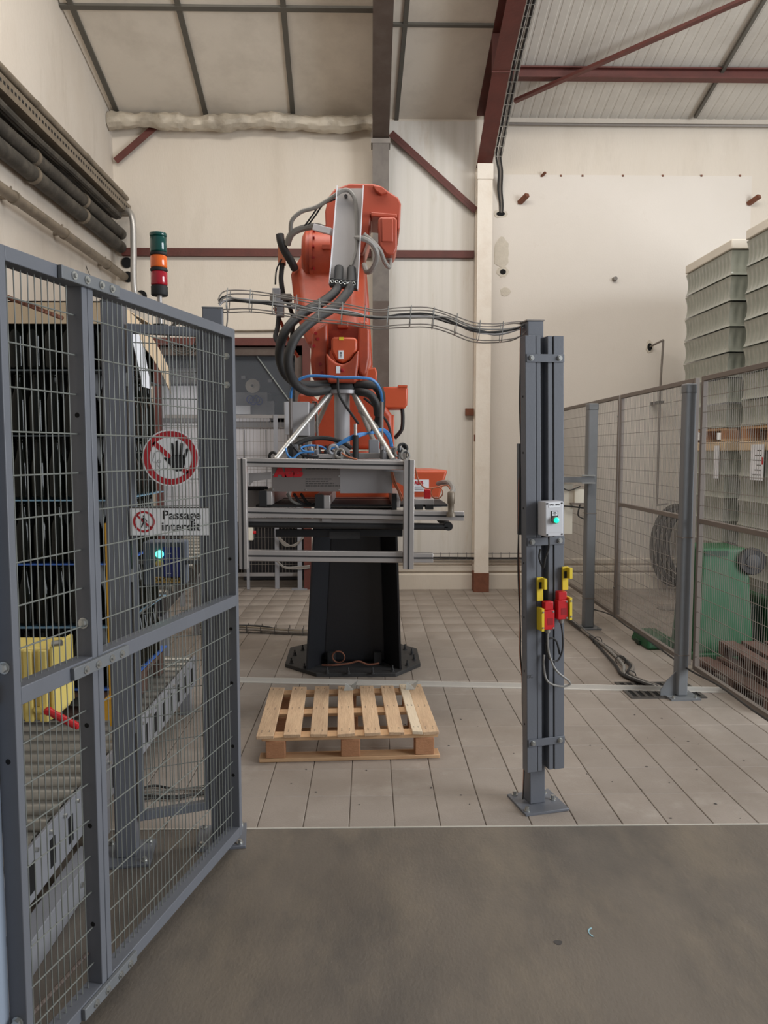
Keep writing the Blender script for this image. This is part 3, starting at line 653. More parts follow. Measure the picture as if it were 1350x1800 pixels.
MB().box((pc.x, YS-0.0005, pc.z), (0.07, 0.0006, 0.008), m45).build('red_slash', 'sign_red', sg)
w = MB(); s3 = lambda q: [(pc.x+a*0.036, YS-0.0012, pc.z+b*0.036) for a, b in q]
w.prism(s3([(0.09*math.cos(i*math.pi/6), 0.58+0.09*math.sin(i*math.pi/6)) for i in range(12)]), (0, 0.0006, 0))
for q in ([(-0.10, 0.44), (0.10, 0.44), (0.14, -0.05), (-0.08, -0.05)], [(-0.08, -0.02), (0.06, -0.02), (-0.22, -0.62), (-0.36, -0.60)], [(0.0, -0.02), (0.14, -0.02), (0.30, -0.64), (0.16, -0.66)], [(0.08, 0.42), (0.14, 0.38), (0.36, 0.02), (0.28, -0.02)], [(-0.10, 0.42), (-0.30, 0.06), (-0.24, 0.02), (-0.06, 0.34)]): w.prism(s3(q), (0, 0.0006, 0))
w.build('walker_symbol', 'ink', sg)
tx = at(318, 906, YS); text('lettering', 'Passage', 0.047, (tx.x+0.003, YS-0.0006, tx.z), 'ink', sg, bold=0.0006, wide=1.02)
tx = at(318, 926, YS); text('lettering', 'interdit', 0.047, (tx.x, YS-0.0006, tx.z), 'ink', sg, bold=0.0006, wide=1.05)

# scanner box behind the panel
YC = 3.13
sc = thing('scanner_box', 'grey blue scanner with glowing green lamp behind the narrow mesh panel', 'scanner', tuple(at(288, 1035, YC)))
MB().pbox(252, 952, 322, 1030, YC, 0.10).build('housing', 'scanner_grey', sc, bevel=0.008)
MB().pbox(288, 962, 317, 1016, YC-0.002, 0.003).build('blue_label', 'blue_label', sc)
MB().pbox(272, 1014, 317, 1025, YC-0.002, 0.003).build('tan_label', 'label_tan', sc)
tp = at(296, 1019.5, YC-0.003); text('lettering', 'DATALOGIC', 0.020, tuple(tp), 'ink', sc, bold=0.0003)
for yy in (973, 991, 1008):
    tp = at(297, yy, YC-0.003); MB().box(tp, (0.018, 0.001, 0.003)).build('label_line', 'sign_white', sc)
c = at(281, 974, YC); MB().lathe([(0.016, 0), (0.016, 0.006), (0.010, 0.012)], c, 20, (0, -1, 0)).build('green_lamp', 'led_green', sc)
c = at(281, 990, YC); MB().lathe([(0.016, 0), (0.016, 0.006), (0.010, 0.010)], c, 20, (0, -1, 0)).build('yellow_lamp', 'yellow_pale', sc)
MB().tube([at(290, 1030, YC+0.05), at(286, 1045, YC+0.05), at(262, 1065, YC+0.04), at(245, 1080, YC)], 0.004, 6).build('cable', 'hose_grey', sc)
for q in (222, 322): MB().pbox(q, 985, q+30, 992, YC+0.03, 0.02).build('bracket', 'fence_grey', sc)

# signal tower on the top rail
c = at(281, 545, 3.03); b0 = PB_(0, 0, 0)
c = Vector((c.x, 3.03, 2.085)); zt_ = at(279, 410, 3.03).z
tw = thing('signal_tower', 'green orange and red signal tower light above the gate', 'signal light', tuple(c))
MB().lathe([(0.03, 0), (0.03, 0.006), (0.011, 0.007)], c, 20).build('foot', 'black_rubber', tw)
zb = at(280, 520, 3.03).z
MB().cyl(c, (c.x, c.y, zb), 0.0095, 0.0095, 14).build('pole', 'aluminium', tw)
H_ = zt_-zb; c0 = Vector((c.x, c.y, zb))
def seg(name, a, b_, m, r=0.0315): MB().lathe([(r*0.94, a*H_), (r, a*H_+0.003), (r, b_*H_-0.003), (r*0.94, b_*H_)], c0, 24).build(name, m, tw, ang=60)
seg('base', 0.0, 0.16, 'black_rubber'); seg('red_lens', 0.165, 0.38, 'lens_red'); seg('collar', 0.385, 0.44, 'black_rubber', 0.0325)
seg('amber_lens', 0.445, 0.635, 'lens_amber'); seg('collar', 0.64, 0.69, 'black_rubber', 0.0325); seg('green_lens', 0.695, 0.935, 'lens_green'); seg('cap', 0.94, 1.0, 'lens_green', 0.0325)
mb = MB()
cc = at(320, 592, 3.09)
for i in range(4): mb.ring(cc+Vector((random.uniform(-.004, .004), 0.006*i, random.uniform(-.004, .004))), 0.055+0.004*i, 0.0025, (0.1, 1, 0), 28, 5)
mb.tube([c+Vector((0, 0.03, 0.0)), at(292, 575, 3.08), at(298, 590, 3.09)], 0.003, 5); mb.tube([at(343, 590, 3.1), at(352, 565, 3.09)], 0.003, 5)
tag(mb.build('cable_coil', 'hose_grey'), 'loose coil of grey cable hanging under the signal tower', 'cable')

# ================================================================== MAIN LATCH POST (right of centre)
bx = gr(955, 1408)
mp_ = thing('latch_post', 'tall grey double profile post in the middle with control box and switches', 'post', (0.775, 3.40, 0), None, (0, R(-1.2), R(13)))
MB().lohi((-0.062, -0.0375, 0.012), (0.013, 0.0375, 2.165)).build('tube', 'gate_grey', mp_, bevel=0.004, local=True)
MB().lohi((-0.065, -0.04, 2.165), (0.016, 0.04, 2.17)).build('cap', 'steel_greyed', mp_, local=True)
bp_ = MB().lohi((-0.12, -0.12, 0.0), (0.09, 0.09, 0.012)).build('base_plate', 'gate_grey', mp_, bevel=0.002, local=True)
for a, b in ((-0.10, -0.09), (-0.09, 0.07), (0.06, -0.02), (0.05, 0.05)): bolt_z(MB(), (a, b, 0.012), 0.009, 0.02).build('bolt', 'zinc', bp_, local=True)
MB().cyl((0.03, 0.02, 0.012), (0.03, 0.02, 0.05), 0.006, 0.006, 8).build('anchor_stud', 'steel_greyed', bp_, local=True)
ZP0, ZP1 = 0.185, 2.095
for x0, x1, nm, d in ((-0.098, -0.05, 'frame_profile', 0), (-0.046, -0.025, 'edge_strip', 0.004), (0.008, 0.030, 'edge_strip', 0.004), (0.034, 0.081, 'frame_profile', 0)):
    MB().lohi((x0, -0.0895+d, ZP0), (x1, -0.0385, ZP1)).build(nm, 'gate_grey', mp_, bevel=0.002, local=True)
MB().lohi((-0.05, -0.083, ZP0+0.002), (-0.046, -0.0386, ZP1-0.002)).build('shadow_gap', 'black_rubber', mp_, local=True)
MB().lohi((0.030, -0.083, ZP0+0.002), (0.034, -0.0386, ZP1-0.002)).build('shadow_gap', 'black_rubber', mp_, local=True)
for z in (2.00, 1.215, 0.32):
    s_ = MB().lohi((-0.094, -0.0955, z-0.017), (0.081, -0.0900, z+0.017)).build('strap', 'gate_grey', mp_, bevel=0.0015, local=True)
    for x in (-0.072, 0.058):
        mb = MB().cyl((x, -0.0955, z), (x, -0.0985, z), 0.012, 0.012, 14); mb.cyl((x, -0.0985, z), (x, -0.106, z), 0.009, 0.009, 6); mb.build('bolt', 'zinc', s_, local=True)
for i in range(7):
    zz = 0.4+0.24*i; MB().cyl((-0.0982, -0.064, zz), (-0.0988, -0.064, zz), 0.005, 0.005, 10).build('rivet', 'hole_black', mp_, local=True)
text('lettering', 'BC', 0.022, (-0.082, -0.0899, 0.62), 'ink_grey', mp_, local=True)
# control box
ROTM = Matrix.Rotation(R(13), 4, 'Z')
def on_post(x, y, z):
    m = Matrix.Translation((0.775, 3.40, 0)) @ Matrix.Rotation(R(13), 4, 'Z') @ Matrix.Rotation(R(-1.2), 4, 'Y'); return m @ Vector((x, y, z))
def post_thing(name, lab, cat, x, y, z): return thing(name, lab, cat, tuple(on_post(x, y, z)), None, (0, R(-1.2), R(13)))
cb = post_thing('control_box', 'pale grey push button box with lit green button on the post', 'control box', -0.006, -0.099, 1.245)
MB().lohi((-0.042, -0.075, 0.0), (0.042, 0.0, 0.148)).build('housing', 'box_white', cb, bevel=0.004, bseg=3, local=True)
for a in (-0.034, 0.034):
    for b in (0.008, 0.140): MB().cyl((a, -0.0745, b), (a, -0.0765, b), 0.0038, 0.0038, 12).build('screw', 'ink', cb, local=True)
MB().lohi((-0.026, -0.0765, 0.122), (0.026, -0.0745, 0.143)).build('name_tag', 'sign_white', cb, local=True)
text('lettering', 'EP03 - BP03', 0.0092, (0, -0.0769, 0.134), 'ink', cb, local=True, bold=0.0002)
MB().lohi((-0.015, -0.0775, 0.064), (0.015, -0.0745, 0.108)).build('button_plate', 'ink', cb, local=True)
MB().lohi((-0.012, -0.0785, 0.088), (0.012, -0.0770, 0.106)).build('button_tag', 'sign_white', cb, local=True)
for i, b in enumerate(('ZONE', 'ROBOT', 'OK')): text('lettering', b, 0.0052, (0, -0.0789, 0.1025-i*0.0055), 'ink_grey', cb, local=True)
MB().lathe([(0.0155, 0), (0.0155, 0.012), (0.013, 0.014)], (0.0, -0.0775, 0.070), 24, (0, -1, 0)).build('button_bezel', 'steel_greyed', cb, local=True)
MB().lathe([(0.0115, 0.0), (0.0115, 0.004), (0.006, 0.006)], (0.0, -0.0915, 0.070), 24, (0, -1, 0)).build('green_button', 'button_green', cb, local=True)
MB().lohi((-0.03, -0.0755, 0.016), (0.03, -0.0745, 0.017)).build('label_line', 'box_grey', cb, local=True)
MB().tube([(-0.01, -0.04, 0.0), (-0.012, -0.045, -0.05), (-0.022, -0.03, -0.10), (-0.026, -0.02, -0.14), (-0.04, -0.01, -0.10), (-0.036, -0.012, -0.06)], 0.0045, 8).build('cable', 'hose_black', cb, local=True)
# two interlock switches
def switch(lab, x, z, side):
    t = post_thing('interlock_switch', lab, 'safety switch', x, -0.092, z)
    MB().lohi((-0.024, -0.045, 0.0), (0.024, -0.008, 0.085)).build('body', 'red_plastic', t, bevel=0.003, local=True)
    MB().lohi((-0.020, -0.042, 0.085), (0.020, -0.010, 0.122)).build('head', 'red_plastic', t, bevel=0.003, local=True)
    pl_ = MB().lohi((side*0.034-0.006, -0.052, -0.004), (side*0.034+0.006, -0.001, 0.095)).build('side_plate', 'yellow', t, bevel=0.001, local=True)
    for zz in (0.012, 0.08): MB().cyl((side*0.034, -0.052, zz), (side*0.034, -0.056, zz), 0.004, 0.004, 8).build('screw', 'zinc', pl_, local=True)
    br = MB().lohi((side*0.028-0.014, -0.012, 0.122), (side*0.028+0.014, -0.004, 0.225)); br.lohi((side*0.028-0.014+0.02, -0.04, 0.175), (side*0.028+0.02, -0.004, 0.222))
    br = br.build('actuator_bracket', 'yellow', t, bevel=0.001, local=True)
    MB().lohi((side*0.028-0.006, -0.0145, 0.175), (side*0.028+0.006, -0.0118, 0.205)).build('slot', 'ink', br, local=True)
    MB().lohi((-0.010, -0.0455, 0.02), (0.016, -0.0445, 0.05)).build('recess', 'red_dark', t, local=True)
    MB().lathe([(0.011, 0), (0.011, -0.012), (0.008, -0.02)], (0, -0.026, 0), 14).build('gland', 'hose_grey', t, local=True)
    for zz in (0.006, 0.078): MB().cyl((0.018, -0.044, zz), (0.018, -0.047, zz), 0.004, 0.004, 8).build('screw', 'zinc', t, local=True)
    return t
s1_ = switch('lower red and yellow interlock switch on the left of the post', -0.012, 0.835, -1)
MB().tube([(0, -0.026, -0.02), (0.002, -0.03, -0.10), (0.03, -0.04, -0.18), (0.09, -0.04, -0.235), (0.10, -0.035, -0.255), (0.06, -0.03, -0.262), (0.0, -0.025, -0.235), (-0.012, -0.012, -0.17), (-0.008, -0.006, -0.12)], 0.0048, 8).build('cable', 'hose_grey', s1_, local=True)
s2_ = switch('upper red and yellow interlock switch on the right of the post', 0.052, 0.875, 1)
MB().tube([(0, -0.026, -0.02), (0.006, -0.03, -0.08), (0.004, -0.03, -0.14), (-0.02, -0.03, -0.185), (-0.06, -0.03, -0.17), (-0.07, -0.02, -0.12), (-0.05, -0.02, -0.085), (-0.02, -0.02, -0.10), (-0.004, -0.02, -0.16)], 0.0042, 8).build('cable', 'hose_black', s2_, local=True)
# cables down the left side of the post
t = thing('post_cables', 'two thin brown cables running down the left side of the middle post', 'cable', tuple(on_post(-0.10, -0.02, 0)))
for i in range(2):
    pts = []; z = 2.14
    while z > 0.06:
        bow = 0.012*math.sin(z*9+i)+(0.02*math.sin((z-0.1)*7) if z < 0.5 else 0)
        pts.append(on_post(-0.088-0.006*i+bow*(0.2+0.25*i)-(0.012 if 0.7 < z < 1.5 else 0), -0.02-0.012*i, z)); z -= 0.11
    pts.append(on_post(-0.08, 0.0, 0.022)); MB().tube(pts, 0.0028, 6, 4).build('cable', ('copper', 'hose_black')[i], t)
MB().lohi((-0.012, -0.01, 0), (0.006, 0.012, 0.40)).build('cable_duct', 'fence_grey', thing('cable_duct', 'narrow grey cable duct clipped to the left flank of the post', 'cable duct', tuple(on_post(-0.088, -0.012, 1.24)), None, (0, R(-1.2), R(13))), local=True)

# ================================================================== OVERHEAD WIRE TRAY
tr = thing('wire_tray', 'sagging wire basket tray with cables spanning between the two tall posts', 'cable tray', tuple(at(640, 570, 3.25)))
cp = [(386, 537), (398, 528), (440, 530), (500, 536), (560, 545), (610, 553), (660, 560), (700, 556), (750, 558), (785, 565), (830, 581), (870, 586), (905, 580), (924, 574)]
def ty(px): return 3.09+(px-386)/(924-386)*0.30
cen = [at(px, py, ty(px)) for px, py in cp]
dr = MB()
for dy, dz in ((-0.03, 0.032), (0.03, 0.032), (-0.034, -0.038), (0.034, -0.038)):
    dr.tube([p+Vector((0, dy, dz*(0.5 if i in (0, len(cen)-1) else 1)+0.004*math.sin(i*2.1+dy*90))) for i, p in enumerate(cen)], 0.0026, 5, 4)
dr.build('long_wires', 'wire_dull', tr)
for px in range(400, 920, 40):
    for i in range(len(cp)-1):
        if cp[i][0] <= px <= cp[i+1][0]:
            w_ = (px-cp[i][0])/(cp[i+1][0]-cp[i][0]); p = cen[i].lerp(cen[i+1], w_)
    MB().tube([p+Vector((0.006, -0.030, 0.042)), p+Vector((0, -0.034, -0.026)), p+Vector((0, -0.024, -0.04)), p+Vector((0, 0.024, -0.04)), p+Vector((0, 0.034, -0.026)), p+Vector((0.006, 0.03, 0.042))], 0.0022, 5, smooth=False).build('hoop', 'zinc', tr)
for i, (m, r_) in enumerate((('hose_grey', 0.0036), ('hose_black', 0.0045), ('box_grey', 0.0032), ('hose_black', 0.0036), ('wire_dull', 0.0036), ('box_grey', 0.003))):
    MB().tube([p+Vector((0, -0.018+0.007*i, 0.004+random.uniform(-.011, .011))) for p in cen], r_, 6, 4).build('cable', m, tr)
MB().tube([at(398, 528, 3.1), at(400, 560, 3.12), at(395, 590, 3.14)], 0.003, 6).build('drop_cable', 'wire_dull', tr)

# ================================================================== RIGHT SAFETY FENCE
FX = 2.085
def fpost(y, x, w, lab, gusset, h=2.03):
    t = thing('fence_post', lab, 'post', (x, y, 0), None, (0, 0, R(4)))
    MB().lohi((-w/2, -w/2, 0.012), (w/2, w/2, h)).build('tube', 'fence_grey', t, bevel=0.012, bseg=3, local=True)
    MB().lohi((-w/2-0.002, -w/2-0.002, h-0.06), (w/2+0.002, w/2+0.002, h+0.004)).build('cap', 'fence_grey', t, bevel=0.01, bseg=3, local=True)
    for z in (0.28, 1.05): MB().lohi((-w/2-0.002, -w/2-0.002, z), (w/2+0.002, w/2+0.002, z+0.006)).build('joint_ring', 'fence_brown', t, local=True)
    p = MB().lohi((-0.10, -0.09, 0.0), (0.10, 0.09, 0.012)).build('base_plate', 'fence_grey', t, local=True)
    for a in (-0.075, 0.075):
        for b in (-0.065, 0.065): bolt_z(MB(), (a, b, 0.012), 0.008).build('bolt', 'zinc', p, local=True)
    if gusset:
        MB().prism([(-w/2, 0.0, 0.012), (-w/2-0.10, 0.0, 0.012), (-w/2-0.10, 0.0, 0.05), (-w/2-0.06, 0.0, 0.11), (-w/2, 0.0, 0.17)], (0, -0.008, 0)).build('gusset', 'fence_grey', t, local=True)
    return t
fpost(6.87, 1.985, 0.088, 'farther grey fence post standing before the back wall on the right', False)
fpost(4.90, 2.035, 0.072, 'nearer grey fence post standing beside the floor drain', True)
def fpanel(y0, y1, lab, mid, z0=0.20, z1=2.075, grp='right fence panels'):
    t = thing('mesh_fence_panel', lab, 'fence', (FX, (y0+y1)/2, z0))
    for y in (y0, y1-0.03): MB().lohi((FX, y, z0), (FX+0.03, y+0.03, z1)).build('stile', 'fence_brown', t, bevel=0.002)
    zs = [z0, z1-0.03]+([1.15] if mid else [])
    for z in zs: MB().lohi((FX, y0+0.03, z), (FX+0.03, y1-0.03, z+0.03)).build('rail', 'fence_brown', t, bevel=0.002)
    mb = MB(); y = y0+0.04
    while y < y1-0.03: mb.tube([(FX+0.015, y, z0+0.02), (FX+0.015, y, z1-0.02)], 0.0016, 4, smooth=False); y += 0.025
    z = z0+0.09
    while z < z1-0.03: mb.tube([(FX+0.011, y0+0.02, z), (FX+0.011, y1-0.02, z)], 0.0021, 4, smooth=False); z += 0.0975
    mb.build('wire_mesh', 'wire_dull', t, kind='stuff')
    for z in (0.45, 1.2, 1.9): MB().cyl((FX-0.008, y0+0.015, z), (FX, y0+0.015, z), 0.007, 0.007, 8).build('bolt', 'zinc', t)
fpanel(6.44, 8.86, 'farthest mesh fence panel on the right touching the back wall', False)
fpanel(4.93, 6.41, 'mesh fence panel between the two grey posts on the right', True)
fpanel(3.20, 4.84, 'nearest mesh fence panel at the right edge of the picture', True)
# strut, hanging white board and junction box at the far post
t = thing('support_strut', 'grey slotted strut clamped across the farther fence post', 'strut', tuple(at(1000, 850, 6.80)))
a = at(978, 838, 6.80); b = at(1044, 848, 6.80)
MB().lohi((a.x, 6.78, b.z), (b.x, 6.82, a.z)).build('channel', 'fence_grey', t, bevel=0.002)
for yy in (836, 849): c = at(1032, yy, 6.78); MB().lohi((c.x-0.05, 6.77, c.z-0.006), (c.x+0.07, 6.94, c.z+0.006)).build('clamp', 'zinc', t)
a = at(984, 938, 6.86); b = at(1006, 850, 6.86)
tag(MB().lohi((a.x, 6.83, a.z), (b.x, 6.845, b.z)).build('hanging_board', 'box_cream', bevel=0.002), 'cream board hanging from the strut behind the middle post', 'board')
t = thing('junction_box', 'small cream junction box mounted on the farther fence post', 'junction box', tuple(at(1020, 888, 6.80)))
MB().pbox(1010, 860, 1027, 886, 6.79, 0.06).build('housing', 'box_cream', t, bevel=0.004)
MB().pbox(1004, 884, 1027, 887, 6.78, 0.08).build('shelf', 'fence_brown', t)
MB().tube([at(1020, 886, 6.8), at(1016, 905, 6.8), at(1026, 912, 6.82)], 0.006, 6).build('cable', 'hose_black', t)
MB().tube([at(985, 855, 6.8), at(1000, 862, 6.78), at(1020, 855, 6.79)], 0.006, 6).build('cable', 'hose_black', t)
tag(MB().tube([at(984, 889, 6.85), at(1000, 890, 6.8), at(1026, 893, 6.82)], 0.007, 6).build('loose_cable', 'hose_black'), 'single black cable running to the farther fence post', 'cable')

# floor cables, drain grating, aluminium strip
t = thing('floor_cable_bundle', 'bundle of black and grey cables lying along the foot of the right fence', 'cable', (1.95, 5.6, 0))
for i in range(4):
    ys = [8.3, 7.7, 7.1, 6.5, 6.0, 5.6]; pts = [(1.86+0.022*i+0.04*math.sin(y*2.1+i), y, 0.018+0.16*max(0, (y-6.9)/1.5)) for y in ys]
    pts += [(1.80+0.02*i, 5.35, 0.02), (1.86+0.015*i, 5.16, 0.02), (1.92+0.012*i, 5.05, 0.02)]
    MB().tube(pts, 0.011, 7, 5).build('cable', ('hose_black', 'hose_grey', 'hose_black', 'wire_dull')[i], t)
for y in (6.3, 5.7, 5.3): MB().ring((1.885+(-0.04 if y < 5.5 else 0.02), y, 0.022), 0.036, 0.004, (0.2, 1, 0), 16, 5).build('cable_tie', 'hose_black', t)
tag(MB().tube([(2.03, 6.9, 0.17), (2.04, 6.4, 0.225), (2.05, 6.0, 0.215), (2.05, 5.6, 0.22), (2.05, 5.1, 0.21), (2.06, 4.8, 0.20), (2.06, 4.4, 0.225), (2.06, 4.0, 0.215), (2.06, 3.6, 0.22)], 0.006, 6).build('loose_cable', 'hose_black'), 'thin black cable draped along the bottom rail of the right fence', 'cable')
dg_ = thing('floor_drain', 'dark slotted drain grating in the floor beside the nearer post', 'drain', (1.93, 5.0, 0))
x0, x1, y0, y1 = 1.70, 2.20, 4.86, 5.21
MB().lohi((x0+0.02, y0+0.02, 0.0005), (x1-0.02, y1-0.02, 0.0015)).build('pit', 'hole_black', dg_)
mb = MB(); mb.lohi((x0, y0, 0), (x1, y0+0.025, 0.006)); mb.lohi((x0, y1-0.025, 0), (x1, y1, 0.006)); mb.lohi((x0, y0+0.025, 0), (x0+0.025, y1-0.025, 0.006)); mb.lohi((x1-0.025, y0+0.025, 0), (x1, y1-0.025, 0.006)); mb.lohi((x0+.025, 5.02, 0), (x1-.025, 5.05, 0.006)); mb.build('frame', 'wire_dark', dg_)
for i in range(8): MB().lohi((x0+0.055+i*0.052, y0+0.025, 0.0016), (x0+0.075+i*0.052, y1-0.025, 0.006)).build('slat', 'wire_dark', dg_)
a = gr(420, 1198); b = gr(1277, 1216)
al = MB(); al.prism([(a.x, a.y-0.025, 0.0), (b.x, b.y-0.03, 0.0), (b.x-0.05, b.y+0.03, 0.0), (a.x, a.y+0.03, 0.0)], (0, 0, 0.0065))
al.prism([(a.x, a.y-0.02, 0.0065), (b.x-0.01, b.y-0.025, 0.0065), (b.x-0.015, b.y-0.018, 0.0065), (a.x, a.y-0.013, 0.0065)], (0, 0, 0.03))
tag(al.build('floor_rail', 'alu_strip'), 'long pale aluminium strip lying across the tiled floor', 'rail')

# ================================================================== WRAPPED BOTTLE PALLETS BEHIND THE RIGHT FENCE
def layer_mesh(W, D, h, pitch=0.072):
    pts = []
    def side(p, q):
        n = max(2, int(round((Vector(q)-Vector(p)).length/pitch))); d = (Vector(q)-Vector(p))/n; nn = Vector((d.y, -d.x)).normalized()
        for i in range(n):
            for k_ in range(4): pts.append((Vector(p)+d*(i+k_/4), nn, (0, 0.55, 0.8, 0.55)[k_]))
    side((0, 0), (W, 0)); side((W, 0), (W, D)); side((W, D), (0, D)); side((0, D), (0, 0))
    prof = [(0.0, 0.009), (0.04, 0.003), (0.16, -0.008), (0.34, -0.016), (0.52, -0.017), (0.68, -0.012), (0.82, -0.004), (0.95, 0.004), (1.0, 0.009)]
    vv = []; n = len(pts)
    for t_, o_ in prof:
        fl = 0.017*(math.sin(math.pi*min(1, t_*1.05)) if 0.05 < t_ < 0.95 else 0)
        for p, nn, w_ in pts: q = p+nn*(o_+fl*w_); vv.append((q.x, q.y, t_*h))
    ff = [(i*n+j, i*n+(j+1) % n, (i+1)*n+(j+1) % n, (i+1)*n+j) for i in range(len(prof)-1) for j in range(n)]
    ff += [tuple(range(n-1, -1, -1)), tuple(range((len(prof)-1)*n, len(prof)*n))]
    mb = MB(); mb.add(vv, ff); return mb
def small_pallet(lab, x, y, z, W, D, m='wood_block', group=None, boards='wood_cross'):
    t = thing('wooden_pallet', lab, 'pallet', (x, y, z), group)
    for j in range(3):
        yy = j*(D-0.10)/2
        MB().lohi((0, yy, 0), (W, yy+0.10, 0.02)).build('bottom_board', boards, t, local=True)
        for i in range(3): xx = i*(W-0.12)/2; MB().lohi((xx, yy, 0.02), (xx+0.12, yy+0.10, 0.10)).build('block', m, t, local=True)
    n = 7
    for i in range(n): xx = i*(W-0.10)/(n-1); MB().lohi((xx, 0, 0.10), (xx+0.10, D, 0.122)).build('top_board', boards, t, local=True)
    return t
lay = None
def load(x, y, z, nl, h, lab, W=1.15, D=0.98, tray='cardboard_white'):
    global lay
    t = thing('bottle_pallet_load', lab, 'pallet load', (x, y, z), 'film wrapped bottle loads')
    for i in range(nl):
        if lay is None: o = lay = layer_mesh(W, D, h).build('bottle_layer', 'film_glass', t, local=True, ang=60)
        else: o = dup(lay, t)
        o.location = (0, 0, i*h)
    MB().lohi((-0.012, -0.012, nl*h), (W+0.012, D+0.012, nl*h+0.085)).build('top_tray', tray, t, bevel=0.01, local=True)
    return t
PX = 3.22; LY = 0.225
for k_, (yy, nm) in enumerate(((6.92, 'left'), (5.66, 'right'))):
    far = k_ == 0
    small_pallet('wooden pallet on the floor under the %s lower bottle load' % ('farther' if far else 'nearer'), PX, yy, 0.0, 1.15, 0.98)
    load(PX, yy, 0.125, 7, 0.212, 'lower film wrapped load of clear bottles, %s' % ('farther stack behind the green bin' if far else 'nearer stack at the right edge'), tray='cardboard')
    small_pallet('wooden pallet between the two loads of the %s stack' % ('farther' if far else 'nearer'), PX, yy, 1.70, 1.15, 0.98)
    load(PX, yy, 1.825, 7, LY, 'upper film wrapped load of clear bottles with pale cap, %s' % ('farther stack' if far else 'nearer stack at right edge'))
lb = thing('load_label', 'white printed paper label on the nearer lower bottle load', 'label', (PX-0.02, 6.30, 1.45))
MB().lohi((PX-0.034, 6.17, 1.37), (PX-0.030, 6.38, 1.665)).build('sheet', 'paper', lb)
for i in range(6): MB().lohi((PX-0.0346, 6.21, 1.41+i*0.04), (PX-0.0339, 6.34-0.03*(i % 3), 1.418+i*0.04)).build('print_line', 'ink_grey', lb)
MB().lohi((PX-0.0346, 6.175, 1.50), (PX-0.0339, 6.20, 1.56)).build('red_mark', 'red_plastic', lb)
tag(MB().lohi((PX-0.036, 6.98, 1.36), (PX-0.031, 7.06, 1.66)).build('load_slip', 'paper'), 'narrow white paper slip on the farther lower bottle load beside the post', 'label')

# upturned green bin with wheel, dark pallets, hose, pipe
bn = thing('wheelie_bin', 'green wheelie bin standing upside down behind the right fence', 'bin', (2.75, 6.05, 0))
def taper(mb, z0, z1, a0, b0, a1, b1, cx=0.0, cy=0.0):
    vv = [(cx+sx*a/2, cy+sy*b/2, z) for z, a, b in ((z0, a0, b0), (z1, a1, b1)) for sx, sy in ((-1, -1), (1, -1), (1, 1), (-1, 1))]
    return mb.add(vv, [(3, 2, 1, 0), (4, 5, 6, 7), (0, 1, 5, 4), (1, 2, 6, 5), (2, 3, 7, 6), (3, 0, 4, 7)])
taper(MB(), 0.04, 0.86, 0.46, 0.50, 0.36, 0.40).build('body', 'green_plastic', bn, bevel=0.025, bseg=3, local=True)
taper(MB(), 0.0, 0.05, 0.53, 0.57, 0.52, 0.56).build('rim', 'green_plastic', bn, bevel=0.01, local=True)
MB().lohi((0.23, -0.10, 0.05), (0.36, 0.22, 0.40)).build('hinge_side', 'green_dark', bn, bevel=0.02, local=True)
MB().lohi((0.37, -0.20, 0.0), (0.43, 0.24, 0.46)).build('lid', 'green_plastic', bn, bevel=0.02, local=True)
MB().lohi((-0.16, -0.21, 0.80), (0.02, -0.18, 0.84)).build('grip_slot', 'green_dark', bn, local=True)
for y_ in (-0.24, 0.16):
    w_ = MB().cyl((0.20, y_, 0.76), (0.20, y_+0.05, 0.76), 0.105, 0.105, 28).build('wheel', 'black_rubber', bn, bevel=0.008, local=True)
    MB().lathe([(0.055, 0), (0.055, 0.006), (0.02, 0.012)], (0.20, y_, 0.76), 20, (0, -1, 0)).build('hub', 'black_plate', w_, local=True)
MB().cyl((0.20, -0.19, 0.76), (0.20, 0.16, 0.76), 0.013, 0.013, 10).build('axle', 'steel_greyed', bn, local=True)
t = thing('green_lid', 'flat green plastic lid lying on the floor left of the upturned bin', 'lid', (2.36, 6.28, 0))
taper(MB(), 0.0, 0.10, 0.24, 0.40, 0.18, 0.34).build('shell', 'green_plastic', t, bevel=0.02, local=True)
MB().lohi((-0.13, -0.05, 0.01), (-0.115, 0.05, 0.04)).build('handle', 'green_dark', t, local=True)
def dark_pallet(lab, x, y, z, rz):
    t = thing('dark_pallet', lab, 'pallet', (x, y, z), 'dark pallets on the floor', (0, 0, rz))
    for j in range(3): MB().lohi((0, j*0.45, 0), (1.1, j*0.45+0.09, 0.075)).build('runner', 'wood_dark', t, local=True)
    for i in range(7): MB().lohi((i*0.165, 0, 0.075), (i*0.165+0.11, 0.99, 0.097)).build('top_board', 'wood_dark', t, local=True)
dark_pallet('lower dark reddish pallet lying on the floor behind the nearest fence panel', 2.44, 4.52, 0.0, R(3))
dark_pallet('upper dark reddish pallet lying on top of another behind the fence', 2.56, 4.62, 0.098, R(-3))
hs = thing('hose_coil', 'large dark hose coil leaning on the back wall behind the fence', 'hose', tuple(at(1185, 1030, 8.72)))
cc = at(1190, 960, 8.70)
for i in range(4):
    cx = cc+Vector((0.02*i, -0.035*i+0.05, 0.01*i)); n = 36
    MB().tube([cx+Vector(((0.27-0.025*i)*math.cos(2*math.pi*j/n), 0, (0.46-0.04*i)*math.sin(2*math.pi*j/n))) for j in range(n)], 0.026, 8, 1, False, True).build('turn', ('pipe_dark', 'hose_black', 'pipe_dark', 'hose_black')[i], hs)
MB().lohi((cc.x-0.02, 8.74, cc.z+0.40), (cc.x+0.02, 8.91, cc.z+0.43)).build('hook', 'steel_greyed', hs)
wp = thing('water_pipe', 'thin grey water pipe hanging down the back wall with a tap', 'pipe', tuple(at(1156, 893, 8.72)))
